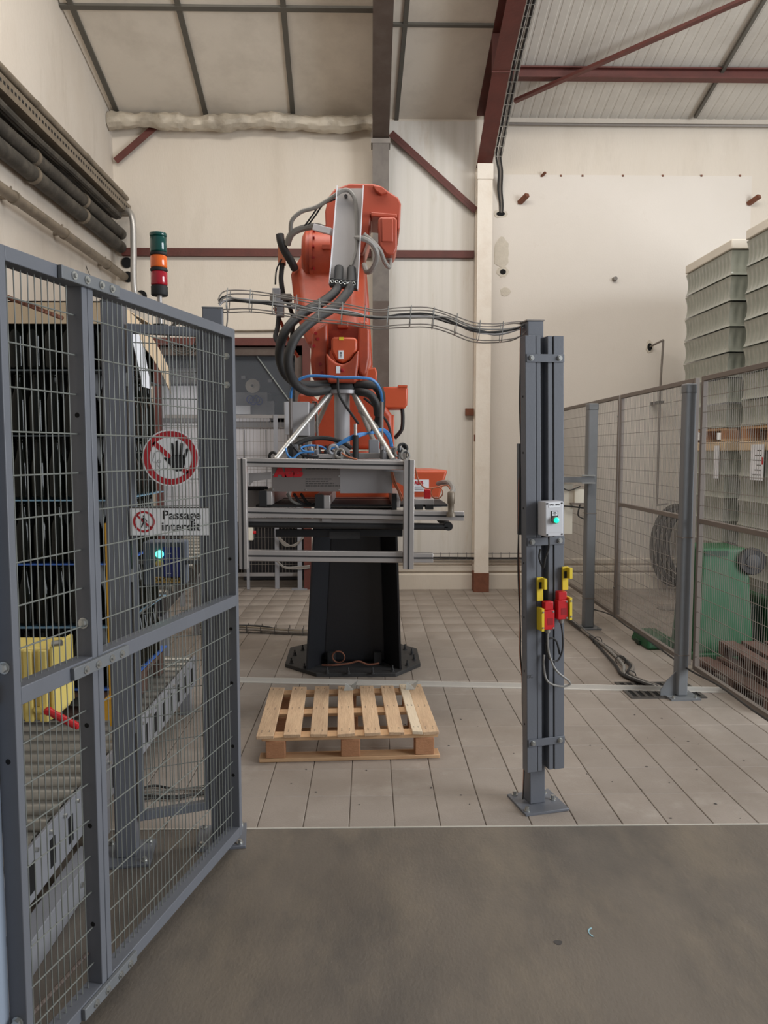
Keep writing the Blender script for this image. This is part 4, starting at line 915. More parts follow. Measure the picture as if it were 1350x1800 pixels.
a = at(1142, 610, 8.93); b = at(1165, 600, 8.68); c = at(1160, 700, 8.68); d = at(1155, 888, 8.68)
MB().tube([a, b+Vector((-0.02, 0.02, 0)), b, b+Vector((0.004, 0, -0.04)), c, d], 0.012, 8, 4).build('pipe', 'wire_dull', wp)
MB().cyl(d+Vector((-0.01, 0, 0)), d+Vector((0.12, -0.02, 0.02)), 0.012, 0.009, 8).build('tap', 'steel_greyed', wp)
MB().lohi((c.x-0.02, 8.66, c.z-0.06), (c.x+0.04, 8.93, c.z-0.03)).build('bracket', 'pipe_dark', wp)
tag(MB().lathe([(0.10, 0), (0.10, 0.006), (0.08, 0.009)], gr(1172, 1070), 24).build('manhole_cover', 'steel_greyed'), 'small round grey lid on the floor behind the right fence', 'lid')
ct = thing('wall_cable_tray', 'low wire basket tray along the wall behind the cream column', 'cable tray', (1.4, 8.84, 0.36))
mb = MB()
for z in (0.36, 0.43): mb.tube([(0.3, 8.82, z), (1.9, 8.82, z)], 0.004, 5, smooth=False)
mb.tube([(0.3, 8.87, 0.36), (1.9, 8.87, 0.36)], 0.004, 5, smooth=False); mb.build('long_wires', 'wire_dark', ct)
for i in range(16): MB().tube([(0.32+i*0.1, 8.82, 0.44), (0.32+i*0.1, 8.82, 0.36), (0.32+i*0.1, 8.885, 0.36)], 0.0035, 5, smooth=False).build('hoop', 'wire_dark', ct)
for i in range(2): MB().tube([(0.3+0.3*j, 8.85, 0.375+0.006*math.sin(j+i)) for j in range(6)], 0.008, 6, 4).build('cable', 'hose_black', ct)

# ================================================================== PALLET IN FRONT OF THE ROBOT
fl = gr(462, 1341); fr_ = gr(770, 1333); pw = (fr_-fl).length; pdv = Vector((-0.015, 1, 0)).normalized(); pxv = (fr_-fl).normalized(); PDp = 0.80
pal = thing('wooden_pallet', 'pale new wooden pallet on the floor in front of the robot', 'pallet', tuple(fl), None, (0, 0, math.atan2(pxv.y, pxv.x)))
for j in range(3):
    y_ = j*(PDp-0.09)/2
    MB().lohi((-0.02 if j == 0 else 0, y_, 0), (pw+(0.01 if j == 0 else 0), y_+0.09, 0.020)).build('bottom_board', 'wood_cross', pal, bevel=0.003, local=True)
    for i in range(3):
        x_ = 0.015+i*(pw-0.135)/2; MB().lohi((x_, y_+0.002, 0.020), (x_+0.100, y_+0.088, 0.112)).build('block', 'wood_block', pal, bevel=0.004, local=True)
    MB().lohi((-0.005, y_+0.004, 0.112), (pw, y_+0.086, 0.132)).build('stringer_board', 'wood_cross', pal, bevel=0.002, local=True)
bxs = [(-0.03, 0.088), (0.108, 0.088), (0.245, 0.088), (0.385, 0.090), (0.525, 0.085), (0.652, 0.080), (0.775, 0.052), (0.829, 0.085)]
for i, (x_, w_) in enumerate(bxs):
    sk = random.uniform(-0.01, 0.01)
    zt2 = 0.132+(0.004 if i == 6 else 0)
    b = MB().prism([(x_, -0.015+random.uniform(-.01, .01), zt2), (x_+w_, -0.015+random.uniform(-.01, .01), zt2), (x_+w_+sk, PDp+random.uniform(-.02, .015), zt2), (x_+sk, PDp+random.uniform(-.02, .015), zt2)], (0, 0, 0.018)).build('top_board', 'wood_pale' if i == 6 else 'wood', pal, bevel=0.002, local=True)
    mb = MB()
    for y_ in (0.035, 0.055, 0.39, 0.41, 0.75, 0.765):
        for q in (0.25, 0.7): mb.cyl((x_+w_*q+sk*y_, y_, zt2+0.0175), (x_+w_*q+sk*y_, y_, zt2+0.0186), 0.0035, 0.0035, 6)
    mb.build('nail_heads', 'ink_grey', b, local=True, kind='stuff')
for (px, py, lab) in ((606, 1190, 'scrap of clear film stuck on the back of the pale pallet, left one'), (713, 1192, 'scrap of clear film stuck on the back of the pale pallet, right one')):
    p = Vector((-0.16, 4.585, 0.1505)) if px < 650 else Vector((0.215, 4.585, 0.1545)); tag(MB().prism([p, p+Vector((0.06, 0.01, 0.0)), p+Vector((0.085, 0.03, 0.055)), p+Vector((0.04, 0.03, 0.02)), p+Vector((0.01, 0.03, 0.04))], (0, 0.002, 0)).build('film_scrap', 'film_clear'), lab, 'scrap')
p = gr(1046, 1640)
tag(MB().prism([p+Vector((math.cos(a)*0.022, math.sin(a)*0.028, 0.001)) for a in [R(100+i*17) for i in range(9)]]+[p+Vector((math.cos(a)*0.016-0.003, math.sin(a)*0.020, 0.001)) for a in [R(236-i*17) for i in range(9)]], (0, 0, 0.001)).build('paper_scrap', 'leaf_blue'), 'tiny curled pale scrap on the concrete floor', 'scrap')
p = gr(981, 1657)
tag(MB().prism([p+Vector((math.cos(a)*0.014*(1+0.2*math.sin(3*a)), math.sin(a)*0.012, 0.0002)) for a in [i*math.pi/8 for i in range(16)]], (0, 0, 0.0008)).build('floor_stain', 'ink_grey'), 'small dark spot on the concrete floor', 'stain')

db = MB()
for i in range(60):
    px = random.uniform(440, 1340); py = random.uniform(1240, 1440)
    if px > 1000 or random.random() < 0.45:
        q = gr(px, py, 0.0004); s_ = random.uniform(0.002, 0.008); k0 = random.uniform(0, 6)
        db.prism([q+Vector((s_*math.cos(k0+j*1.05)*random.uniform(.5, 1.2), s_*math.sin(k0+j*1.05)*random.uniform(.4, 1), 0)) for j in range(6)], (0, 0, 0.0015))
o = db.build('floor_debris', 'ink_grey'); o['kind'] = 'stuff'; tag(o, 'dark crumbs and flecks scattered over the tiled floor', 'debris')

# ================================================================== ROBOT PEDESTAL
pd = thing('robot_pedestal', 'black tapered steel pedestal bolted to the floor under the robot', 'pedestal', (-0.13, 5.75, 0))
oc = [(501, 1173), (556, 1190), (696, 1190), (739, 1172), (733, 1146), (700, 1136), (545, 1136), (510, 1144)]
MB().prism([gr(x, y) for x, y in oc], (0, 0, 0.028)).build('base_plate', 'black_plate', pd, bevel=0.003)
for x, y in ((518, 1152), (512, 1166), (535, 1176), (575, 1183), (612, 1184), (655, 1184), (690, 1180), (716, 1170), (728, 1160), (724, 1150), (532, 1143), (712, 1142)):
    p = gr(x, y, 0.028); mb = MB().cyl(p, p+Vector((0, 0, 0.006)), 0.017, 0.017, 14); mb.cyl(p+Vector((0, 0, 0.006)), p+Vector((0, 0, 0.024)), 0.011, 0.011, 6); mb.cyl(p+Vector((0, 0, 0.024)), p+Vector((0, 0, 0.045)), 0.006, 0.006, 8); mb.build('anchor_bolt', 'black_plate', pd)
bl = gr(537, 1167, 0.03); br_ = gr(706, 1167, 0.03); yf = 5.47; zt_ = 1.245
xl0, xr0 = at(537, 1150, yf).x, at(706, 1150, yf).x; xl1, xr1 = at(553, 900, yf).x, at(697, 900, yf).x
def loft4(a, b):
    mb = MB(); n = len(a); mb.add([Vector(p) for p in a]+[Vector(p) for p in b], [tuple(range(n-1, -1, -1)), tuple(range(n, 2*n))]+[(i, (i+1) % n, n+(i+1) % n, n+i) for i in range(n)]); return mb
def plate2(x0, x1, k, dy0, dy1, th):   # side plate, splayed inwards
    a = [(x0, yf+dy0, 0.028), (x0+k*0.13, yf+dy1, 0.028), (x0+k*(0.13+th), yf+dy1, 0.028), (x0+k*th, yf+dy0, 0.028)]
    b = [(x1, yf+dy0, zt_), (x1+k*0.13, yf+dy1, zt_), (x1+k*(0.13+th), yf+dy1, zt_), (x1+k*th, yf+dy0, zt_)]
    return loft4(a, b)
plate2(xl0, xl1, 1, 0.0, 0.22, 0.014).build('side_plate', 'black_paint', pd); plate2(xr0, xr1, -1, 0.0, 0.22, 0.014).build('side_plate', 'black_paint', pd)
loft4([(xl0+0.10, yf+0.18, 0.028), (xr0-0.10, yf+0.18, 0.028), (xr0-0.10, yf+0.62, 0.028), (xl0+0.10, yf+0.62, 0.028)], [(xl1+0.10, yf+0.18, zt_), (xr1-0.10, yf+0.18, zt_), (xr1-0.10, yf+0.62, zt_), (xl1+0.10, yf+0.62, zt_)]).build('core_column', 'black_paint', pd, bevel=0.03, bseg=4)
MB().lohi((-0.50, yf-0.02, zt_), (0.26, yf+0.68, zt_+0.025)).build('top_plate', 'black_paint', pd)
for x in (582, 664):
    p = at(x, 1163, yf+0.12); MB().lohi((p.x-0.03, p.y, 0.03), (p.x+0.03, p.y+0.05, 0.12)).build('connector_box', 'black_rubber', pd, bevel=0.004)
mb = MB(); c = at(595, 1163, yf+0.08); mb.ring((c.x, c.y, 0.10), 0.045, 0.006, (0.1, 1, 0.2), 24, 6)
mb.build('cable_loop', 'rust', pd)
MB().tube([(c.x-0.12, yf+0.06, 0.045), (c.x-0.03, yf+0.04, 0.05), (c.x+0.08, yf+0.05, 0.06), (c.x+0.15, yf+0.05, 0.075), (c.x+0.22, yf+0.05, 0.05), (c.x+0.30, yf+0.05, 0.06)], 0.007, 6).build('cable', 'rust', pd)

# ================================================================== ROBOT
rb = thing('industrial_robot', 'large orange industrial robot arm with black hoses on the pedestal', 'robot', (-0.12, 5.75, zt_+0.025))
O_ = 'orange'
zb0 = zt_+0.025
def octa(cx, cy, r, z): return [(cx+r*math.cos(R(22.5+45*i)), cy+r*math.sin(R(22.5+45*i)), z) for i in range(8)]
a = [at(510, 872, 5.42), at(772, 873, 5.42)]; b = [at(518, 828, 5.42), at(788, 826, 5.42)]
loft4([(a[0].x, 5.42, zb0), (a[1].x, 5.42, zb0), (a[1].x-0.05, 6.05, zb0), (a[0].x, 6.05, zb0)], [(b[0].x, 5.42, b[0].z), (b[1].x, 5.42, b[1].z), (b[1].x-0.06, 6.05, b[1].z), (b[0].x, 6.05, b[0].z)]).build('base', 'orange_bright', rb, bevel=0.02, bseg=3)
zb1 = b[0].z
bs = MB().pbox(714, 843, 754, 864, 5.415, 0.004).build('logo_label', 'sign_white', rb)
p = at(736, 849, 5.413); text('lettering', 'ABB', 0.036, tuple(p), 'abb_red', bs, bold=0.0014)
for yy in (856, 860): p = at(736, yy, 5.413); MB().box(p, (0.07, 0.001, 0.003)).build('print_line', 'ink_grey', bs)
# turret and its motors
MB().lathe([(0.36, 0), (0.36, 0.05), (0.33, 0.08), (0.33, 0.14)], (-0.12, 5.75, zb1), 32).build('turret_ring', O_, rb)
MB().pp([(548, 790), (545, 740), (560, 700), (575, 672), (640, 668), (660, 690), (690, 730), (692, 790)], 5.50, 0.42).build('turret', O_, rb, bevel=0.03, bseg=3)
MB().pp([(524, 692), (545, 690), (560, 705), (560, 740), (530, 728), (522, 712)], 5.45, 0.3).build('counter_motor', O_, rb, bevel=0.02)
mt = MB().pp([(672, 680), (714, 679), (717, 684), (716, 712), (712, 718), (678, 718), (672, 712)], 5.52, 0.25).build('turret_motor', 'orange_bright', rb, bevel=0.012)
MB().pbox(700, 677, 716, 681, 5.515, 0.2).build('motor_lip', 'orange_bright', mt)
MB().pbox(676, 729, 693, 790, 5.55, 0.12).build('motor_block', 'orange_bright', rb, bevel=0.008)
MB().tube([at(707, 718, 5.6), at(708, 735, 5.6), at(706, 755, 5.6), at(694, 770, 5.62)], 0.014, 8).build('motor_cable', 'black_rubber', rb)
MB().pp([(634, 650), (660, 645), (663, 655), (662, 670), (630, 672)], 5.35, 0.2).build('joint_lug', 'orange_bright', rb, bevel=0.01)
# lower arm behind, then the upper arm coming forward and down
MB().pp([(545, 420), (640, 420), (648, 520), (655, 640), (640, 700), (565, 700), (548, 640), (538, 520)], 5.62, 0.26).build('lower_arm', O_, rb, bevel=0.03, bseg=3)
def sections(S):
    mb = MB(); n = 8; vv = []
    for x0, x1, y, Yf, th in S:
        p = at(x0, y, Yf); q = at(x1, y, Yf); k = min(0.07, 0.22*(q.x-p.x)); z = p.z
        for X, Y in ((p.x+k, Yf), (q.x-k, Yf), (q.x, Yf+k), (q.x, Yf+th-k), (q.x-k, Yf+th), (p.x+k, Yf+th), (p.x, Yf+th-k), (p.x, Yf+k)): vv.append((X, Y, z))
    m = len(S); ff = [(i*n+j, i*n+(j+1) % n, (i+1)*n+(j+1) % n, (i+1)*n+j) for i in range(m-1) for j in range(n)]+[tuple(range(n)), tuple(range(m*n-1, (m-1)*n-1, -1))]
    return mb.add(vv, ff)
sections([(560, 642, 392, 5.36, 0.5), (536, 642, 430, 5.34, 0.52), (509, 642, 478, 5.28, 0.5), (516, 640, 540, 5.13, 0.46), (527, 644, 575, 5.05, 0.40), (538, 649, 603, 5.01, 0.34)]).build('upper_arm', O_, rb, bevel=0.02, bseg=3, ang=30)
c = at(556, 456, 5.42); xa = at(533, 456, 5.42).x; xb_ = at(583, 456, 5.42).x
dm = MB().lathe([(0.15, 0.0), (0.185, 0.02), (0.195, 0.03), (0.195, xb_-xa)], (xa, 5.42, c.z), 40, (1, 0, 0)).build('elbow_drum', O_, rb)
for i in range(10):
    a_ = R(20+i*20); MB().box((xa+0.085, 5.42-0.197*math.sin(a_), c.z+0.197*math.cos(a_)), (0.012, 0.012, 0.035), Matrix.Rotation(a_, 3, 'X')).build('drum_slot', 'red_dark', dm)
MB().lathe([(0.205, 0.0), (0.205, 0.02)], (xa+0.055, 5.42, c.z), 40, (1, 0, 0)).build('drum_flange', O_, dm)
MB().pbox(566, 430, 580, 437, 5.20, 0.06).build('drum_plate', 'orange_motor', dm)
hd = MB().pp([(571, 372), (577, 346), (588, 332), (615, 322), (658, 323), (671, 327), (683, 336), (700, 347), (705, 358), (703, 402), (698, 404), (697, 380), (652, 375), (649, 412), (638, 445), (600, 462), (574, 430)], 5.30, 0.46).build('head_casting', 'orange_motor', rb, bevel=0.022, bseg=3)
MB().pp([(655, 325), (672, 328), (682, 337), (670, 342), (660, 335)], 5.27, 0.1).build('head_rib', 'orange_motor', hd, bevel=0.006)
MB().pp([(652, 372), (698, 376), (698, 382), (652, 380)], 5.26, 0.12).build('head_shelf', 'orange_motor', hd, bevel=0.006)
mo = MB().pp([(668, 381), (694, 381), (698, 386), (698, 436), (693, 447), (686, 449), (678, 447), (666, 430), (665, 386)], 5.16, 0.24).build('wrist_motor', 'orange_motor', rb, bevel=0.010)
MB().pbox(671, 383, 691, 425, 5.152, 0.02).build('motor_cover', 'orange_motor', mo, bevel=0.006)
MB().cyl(at(683, 448, 5.26), at(684, 458, 5.26), 0.026, 0.022, 14).build('motor_connector', 'steel_greyed', mo)
# wrist
MB().pp([(549, 584), (558, 576), (575, 566), (576, 600), (576, 670), (549, 668), (545, 633)], 4.84, 0.30).build('wrist_fork', O_, rb, bevel=0.018, bseg=3)
MB().pp([(631, 564), (647, 564), (650, 582), (650, 629), (645, 657), (638, 662), (630, 655), (627, 629)], 4.82, 0.30).build('wrist_fork', O_, rb, bevel=0.018, bseg=3)
for x, y in ((555, 586), (552, 608), (566, 655), (559, 596), (563, 640)): c = at(x, y, 4.84); MB().cyl(c, c+Vector((0, -0.006, 0)), 0.010, 0.010, 10).build('fork_bolt', 'red_dark', rb)
MB().pbox(576, 568, 631, 612, 5.00, 0.12).build('wrist_back', O_, rb)
MB().pbox(593, 565, 612, 577, 4.97, 0.06).build('wrist_lug', O_, rb, bevel=0.006)
wc = MB().pp([(582, 596), (587, 592), (624, 593), (628, 598), (628, 614), (616, 632), (602, 639), (591, 633), (582, 616)], 4.80, 0.22).build('wrist_cover', 'orange_bright', rb, bevel=0.012)
MB().pbox(595, 616, 604, 631, 4.797, 0.004).build('barcode_label', 'sign_white', wc)
for i in range(5): MB().pbox(597.5, 619+i*2, 601, 620+i*2, 4.7955, 0.002).build('bar', 'ink', wc)
MB().pbox(596, 592.5, 604, 598, 4.797, 0.004).build('hazard_label', 'yellow', wc)
wl = MB().pp([(573, 619), (581, 629), (591, 637), (602, 640.5), (616, 634), (622, 625), (631, 614), (630, 640), (627, 664), (625, 673), (577, 673), (574, 664)], 4.78, 0.26).build('wrist_body', O_, rb, bevel=0.016, bseg=3)
MB().pbox(591, 644, 598, 656, 4.777, 0.004).build('paper_label', 'sign_white', wl)
c = at(602, 651, 4.78); MB().lathe([(0.011, 0), (0.011, 0.006), (0.006, 0.008)], c, 14, (0, -1, 0)).build('plug', 'red_dark', wl)
YW = 4.90; c1_ = at(601, 674, YW); c2_ = at(601, 687, YW)
MB().lathe([(0.088, c1_.z), (0.09, c1_.z-0.012), (0.098, c2_.z+0.02), (0.098, c2_.z)], (c1_.x, YW, 0), 36).build('tool_flange', 'black_rubber', rb)
# dress pack: aluminium channel, hoses, conduits
Yt, Yb = 5.10, 4.97
q = [at(594, 331, Yt), at(638, 331, Yt), at(628, 512, Yb), at(580, 502, Yb)]
ch = MB().prism(q, (0, 0.006, 0)).build('cable_channel', 'aluminium', rb)
MB().prism([q[0], q[3], q[3]+Vector((0, -0.06, 0)), q[0]+Vector((0, -0.06, 0))], (-0.005, 0, 0)).build('channel_flange', 'machine_white', ch)
MB().prism([q[1], q[2], q[2]+Vector((0, -0.06, 0)), q[1]+Vector((0, -0.06, 0))], (0.005, 0, 0)).build('channel_flange', 'machine_white', ch)
MB().bar(at(580, 497, Yb-0.035), at(628, 502, Yb-0.035), 0.06, 0.05).build('hose_clamp', 'black_rubber', ch, bevel=0.003)
for i in range(6): c = at(584+i*7.5, 494.5+i*0.8, Yb-0.068); MB().ring(c, 0.009, 0.0025, (0, 1, 0), 14, 5).build('clamp_ring', 'zinc', ch)
for x, y in ((606, 380), (620, 380), (608, 344)): c = at(x, y, Yt-0.03); MB().cyl(c, c+Vector((0, 0.05, 0)), 0.011, 0.011, 8).build('channel_bolt', 'ink_grey', ch)
def hose(pts, r, m, name='hose', n=10, par=rb): return MB().tube([at(*p) for p in pts], r, n, 6).build(name, m, par)
hose([(596, 470, 4.98), (594, 500, 4.93), (588, 514, 4.90), (565, 532, 4.80), (530, 552, 4.68), (503, 580, 4.62), (492, 612, 4.62), (494, 640, 4.66), (506, 662, 4.72), (530, 676, 4.78), (578, 676, 4.86)], 0.0285, 'hose_black')
hose([(618, 472, 4.98), (616, 503, 4.92), (606, 520, 4.88), (585, 542, 4.74), (552, 562, 4.62), (522, 590, 4.56), (508, 622, 4.55), (508, 650, 4.58), (520, 675, 4.66), (545, 689, 4.74), (578, 684, 4.84)], 0.0285, 'hose_black')
hose([(625, 678, 4.86), (645, 676, 4.84), (662, 680, 4.86), (670, 700, 4.90), (666, 735, 4.95), (658, 760, 5.0)], 0.028, 'hose_black')
hose([(622, 688, 4.86), (640, 690, 4.82), (652, 695, 4.82), (662, 712, 4.84), (664, 728, 4.9)], 0.026, 'hose_black')
hose([(511, 410, 5.15), (513, 388, 5.12), (530, 372, 5.1), (556, 364, 5.08), (585, 346, 5.06), (600, 336, 5.06), (612, 335, 5.06), (622, 346, 5.06), (626, 365, 5.06), (627, 400, 5.05), (626, 440, 5.03), (617, 468, 5.0)], 0.0135, 'hose_grey', 'conduit', 8)
hose([(505, 430, 5.2), (512, 412, 5.16), (530, 402, 5.14), (555, 398, 5.12), (570, 402, 5.12)], 0.022, 'hose_grey', 'conduit', 8)
hose([(492, 412, 5.2), (494, 425, 5.2), (500, 440, 5.22), (512, 460, 5.25), (518, 472, 5.3)], 0.027, 'hose_black')
hose([(535, 398, 5.12), (548, 380, 5.1), (566, 356, 5.09), (588, 347, 5.08)], 0.006, 'black_rubber', 'cable', 6)
hose([(540, 398, 5.12), (555, 378, 5.1), (568, 360, 5.09), (590, 350, 5.08)], 0.006, 'black_rubber', 'cable', 6)
hose([(625, 418, 5.05), (640, 420, 5.0), (655, 430, 5.02), (663, 450, 5.05), (655, 472, 5.1), (645, 478, 5.14), (640, 465, 5.2)], 0.017, 'hose_grey', 'conduit', 8)
hose([(640, 412, 5.05), (655, 425, 5.04), (668, 440, 5.08), (676, 460, 5.14), (684, 470, 5.2), (686, 458, 5.25)], 0.014, 'hose_grey', 'conduit', 8)
MB().bar(at(553, 400, 5.1), at(584, 408, 5.05), 0.05, 0.04).build('bracket_arm', 'machine_white', rb, bevel=0.003)
MB().pbox(489, 430, 500, 462, 5.3, 0.08).build('side_bracket', 'copper', rb)
hose([(495, 455, 5.3), (486, 475, 5.3), (484, 500, 5.3)], 0.006, 'black_rubber', 'cable', 6); hose([(497, 460, 5.32), (494, 490, 5.32), (498, 520, 5.32)], 0.018, 'black_rubber', 'cable', 6)
MB().pbox(479, 506, 492, 536, 5.22, 0.08).build('connector', 'machine_grey', rb, bevel=0.004)
MB().pbox(474, 516, 512, 528, 5.28, 0.06).build('connector_bracket', 'steel_greyed', rb, bevel=0.004)
MB().pbox(486, 528, 498, 556, 5.24, 0.06).build('connector', 'machine_grey', rb, bevel=0.004)
hose([(490, 556, 5.26), (488, 575, 5.26), (484, 592, 5.24), (490, 604, 5.22)], 0.016, 'black_rubber', 'cable', 8)
hose([(505, 530, 5.3), (515, 560, 5.4), (512, 600, 5.45)], 0.014, 'black_rubber', 'cable', 8)
hose([(482, 540, 5.3), (500, 580, 5.35), (512, 608, 5.4), (524, 628, 5.42)], 0.012, 'orange', 'cable', 6)
# the loop of thin cables around the wrist
hose([(511, 702, 4.70), (513, 685, 4.68), (525, 668, 4.66), (545, 661, 4.66), (580, 662, 4.66), (598, 664, 4.66), (630, 664, 4.66), (655, 668, 4.68), (668, 685, 4.72), (672, 706, 4.78)], 0.009, 'blue_hose', 'air_line', 8)
hose([(594, 665, 4.65), (595, 690, 4.63), (605, 710, 4.62), (618, 728, 4.62), (630, 745, 4.64)], 0.008, 'black_rubber', 'cable', 6)

# ================================================================== GRIPPER
gp = thing('layer_gripper', 'aluminium framed layer gripper with cables hanging from the robot wrist', 'gripper', tuple(at(575, 985, 4.9)))
YG = 4.50
def alu(p0, p1, w, h, slots=1, name='profile', up=(0, 0, 1), front=True):
    p0 = Vector(p0); p1 = Vector(p1); o = MB().bar(p0, p1, w, h, up).build(name, 'aluminium', gp, bevel=0.003)
    if front:
        d = (p1-p0).normalized(); u = Vector(up); x = d.cross(u).normalized(); z = x.cross(d)
        nrm = x if x.y < 0 else -x
        if abs(nrm.y) < 0.5: nrm = z if z.y < 0 else -z
        ax = z if abs(nrm.dot(x)) > 0.5 else x; wd = w if abs(nrm.dot(x)) > 0.5 else h; hh = h if abs(nrm.dot(x)) > 0.5 else w
        for i in range(slots):
            f_ = ((i+0.5)/slots-0.5)*hh
            MB().bar(p0+nrm*(wd/2+0.0006)+ax*f_, p1+nrm*(wd/2+0.0006)+ax*f_, 0.0012 if abs(nrm.dot(x)) > 0.5 else 0.010, 0.010 if abs(nrm.dot(x)) > 0.5 else 0.0012, up).build('slot', 'black_plate', o)
    return o
a = at(432, 812.5, YG); b = at(709, 818, YG); alu(a, b, 0.05, 0.052, 1, 'top_rail')
lt = at(428, 806, YG); lb_ = at(434, 1000, YG)
alu(at(426, 806, YG-0.03), at(429, 1000, YG-0.03), 0.05, 0.05, 1, 'corner_post', (0, 1, 0))
alu(at(719, 808, YG-0.03), at(717.5, 1000, YG-0.03), 0.062, 0.05, 1, 'corner_post', (0, 1, 0))
alu(at(434, 976, YG), at(708, 979, YG), 0.05, 0.062, 1, 'lower_rail'); alu(at(727, 980, YG), at(761, 980, YG), 0.05, 0.056, 1, 'lower_rail')
alu(at(434, 900, YG+0.02), at(815, 907, YG+0.02), 0.05, 0.055, 1, 'middle_rail')
MB().bar(at(434, 913, YG+0.05), at(715, 917, YG+0.05), 0.04, 0.02).build('belt_guide', 'aluminium_dull', gp)
MB().bar(at(434, 921, YG+0.07), at(790, 926, YG+0.07), 0.10, 0.034).build('belt', 'black_rubber', gp, bevel=0.014, bseg=3)
c = at(787, 924, YG+0.07); MB().cyl(c+Vector((0, -0.05, 0)), c+Vector((0, 0.6, 0)), 0.026, 0.026, 14).build('belt_roller', 'black_rubber', gp)
MB().pbox(484, 930, 708, 944, YG+0.12, 0.012).build('black_shield', 'black_paint', gp, bevel=0.003)
MB().pbox(579, 934, 633, 947, YG+0.11, 0.008).build('shield_bracket', 'black_plate', gp)
MB().pbox(566, 909, 582, 917, YG+0.02, 0.05).build('clip', 'plate_light', gp)
# cross beams running back
for x, y, w_ in ((467, 877, 0.075), (567, 884, 0.09), (696, 882, 0.05)):
    p = at(x, y, YG+0.06); MB().lohi((p.x-w_/2, YG+0.06, p.z-0.035), (p.x+w_/2, YG+0.87, p.z+0.045)).build('cross_beam', 'aluminium', gp, bevel=0.003)
    e = MB().lohi((p.x-w_/2, YG+0.05, p.z-0.045), (p.x+w_/2*0.2, YG+0.062, p.z+0.05)).build('end_cap', 'black_rubber', gp, bevel=0.002)
for y_ in (5.05, 5.31):
    p = at(440, 895, YG); q2 = at(792, 900, YG); MB().lohi((p.x, y_, p.z-0.03), (q2.x, y_+0.05, p.z+0.02)).build('rear_rail', 'aluminium', gp, bevel=0.002)
p = at(430, 875, YG); q2 = at(790, 875, YG); MB().lohi((p.x+0.05, YG+0.10, at(500, 893, YG).z), (q2.x, YG+0.86, at(500, 889, YG).z)).build('belt_deck', 'black_rubber', gp)
MB().prism([at(437, 832, YG+0.04), at(476, 830, YG+0.04), at(476, 842, YG+0.04), at(445, 846, YG+0.04), at(437, 855, YG+0.04)], (0, 0.02, 0)).build('gusset', 'aluminium_dull', gp)
MB().prism([at(670, 828, YG+0.04), at(712, 830, YG+0.04), at(712, 856, YG+0.04), at(702, 850, YG+0.04)], (0, 0.02, 0)).build('gusset', 'aluminium_dull', gp)
sp = MB().pbox(478, 820, 598, 864, YG+0.06, 0.006).build('logo_plate', 'plate_grey', gp)
p = at(507, 829.5, YG+0.058); text('lettering', 'ABB', 0.078, (p.x, p.y, p.z-0.002), 'abb_red', sp, bold=0.006, wide=1.15)
mb = MB(); p = at(507, 829.5, YG+0.0565); mb.box((p.x, p.y, p.z), (0.16, 0.0006, 0.0016)); mb.build('logo_line', 'plate_grey', sp)
for i, (yy, w_) in enumerate(((824, 0.19), (842, 0.15), (846, 0.13), (850, 0.165), (854, 0.20))):
    p = at(538, yy, YG+0.058); x = p.x
    while x < p.x+w_: l = random.uniform(0.008, 0.024); MB().lohi((x, YG+0.0578, p.z-0.0024), (min(x+l, p.x+w_), YG+0.0586, p.z+0.0024)).build('print_line', 'ink_grey', sp); x += l+0.006
for x, y in ((480, 860), (480, 834), (538, 861), (596, 861), (596, 837)): c = at(x, y, YG+0.06); MB().cyl(c, c+Vector((0, -0.003, 0)), 0.004, 0.004, 8).build('screw', 'zinc', sp)
MB().pbox(598, 824, 690, 867, YG+0.062, 0.006).build('blank_plate', 'plate_light', gp)
MB().pbox(690, 826, 712, 848, YG+0.08, 0.006).build('blank_plate', 'plate_light', gp)
# deck with tripod, mast, enclosure
zd = at(570, 806, YG).z
MB().lohi((at(436, 806, YG).x, YG+0.03, zd-0.02), (at(705, 806, YG).x, YG+0.85, zd-0.005)).build('deck', 'aluminium_dull', gp, bevel=0.002)
cm = c1_.copy(); cm.y = YW
MB().lathe([(0.108, 0), (0.108, 0.022)], (cm.x, YW, c2_.z-0.022), 36).build('tool_plate', 'plate_light', gp)
MB().lathe([(0.055, zd), (0.055, zd+0.01), (0.049, zd+0.012), (0.049, c2_.z-0.022)], (cm.x, YW, 0), 24).build('mast', 'box_grey', gp)
MB().lathe([(0.085, zd-0.005), (0.085, zd+0.02)], (cm.x, YW, 0), 24).build('mast_foot', 'plate_light', gp)
zt3 = c2_.z-0.02
for ex, ey, Yl in ((484, 800, 4.54), (691, 803, 4.54), (530, 800, 5.3), (670, 798, 5.3)):
    e = at(ex, ey, Yl); e.z = zd-0.005; s_ = Vector((cm.x+0.075*(1 if e.x > cm.x else -1), YW+0.05*(1 if Yl > 5 else -1), zt3))
    MB().tube([s_, e], 0.0165, 12, smooth=False).build('brace_tube', 'steel_bright', gp)
eb = MB().pbox(507, 706, 543, 766, 4.74, 0.16).build('enclosure', 'box_grey', gp, bevel=0.004)
MB().pbox(500, 706, 509, 764, 4.735, 0.10).build('enclosure_door', 'box_white', eb, bevel=0.003)
MB().pbox(540, 709, 552, 768, 4.78, 0.10).build('enclosure_side', 'aluminium_dull', eb)
MB().pbox(520, 766, 545, 776, 4.78, 0.08).build('enclosure_gland', 'zinc', eb, bevel=0.01)
MB().pbox(512, 776, 517, 806, 4.80, 0.02).build('enclosure_leg', 'aluminium_dull', eb); MB().pbox(536, 776, 541, 806, 4.80, 0.02).build('enclosure_leg', 'aluminium_dull', eb)
MB().tube([at(511, 700, 4.70), Vector((at(511, 700, 4.70).x, 4.70, zd-0.005))], 0.011, 8, smooth=False).build('guide_rod', 'plate_grey', gp)
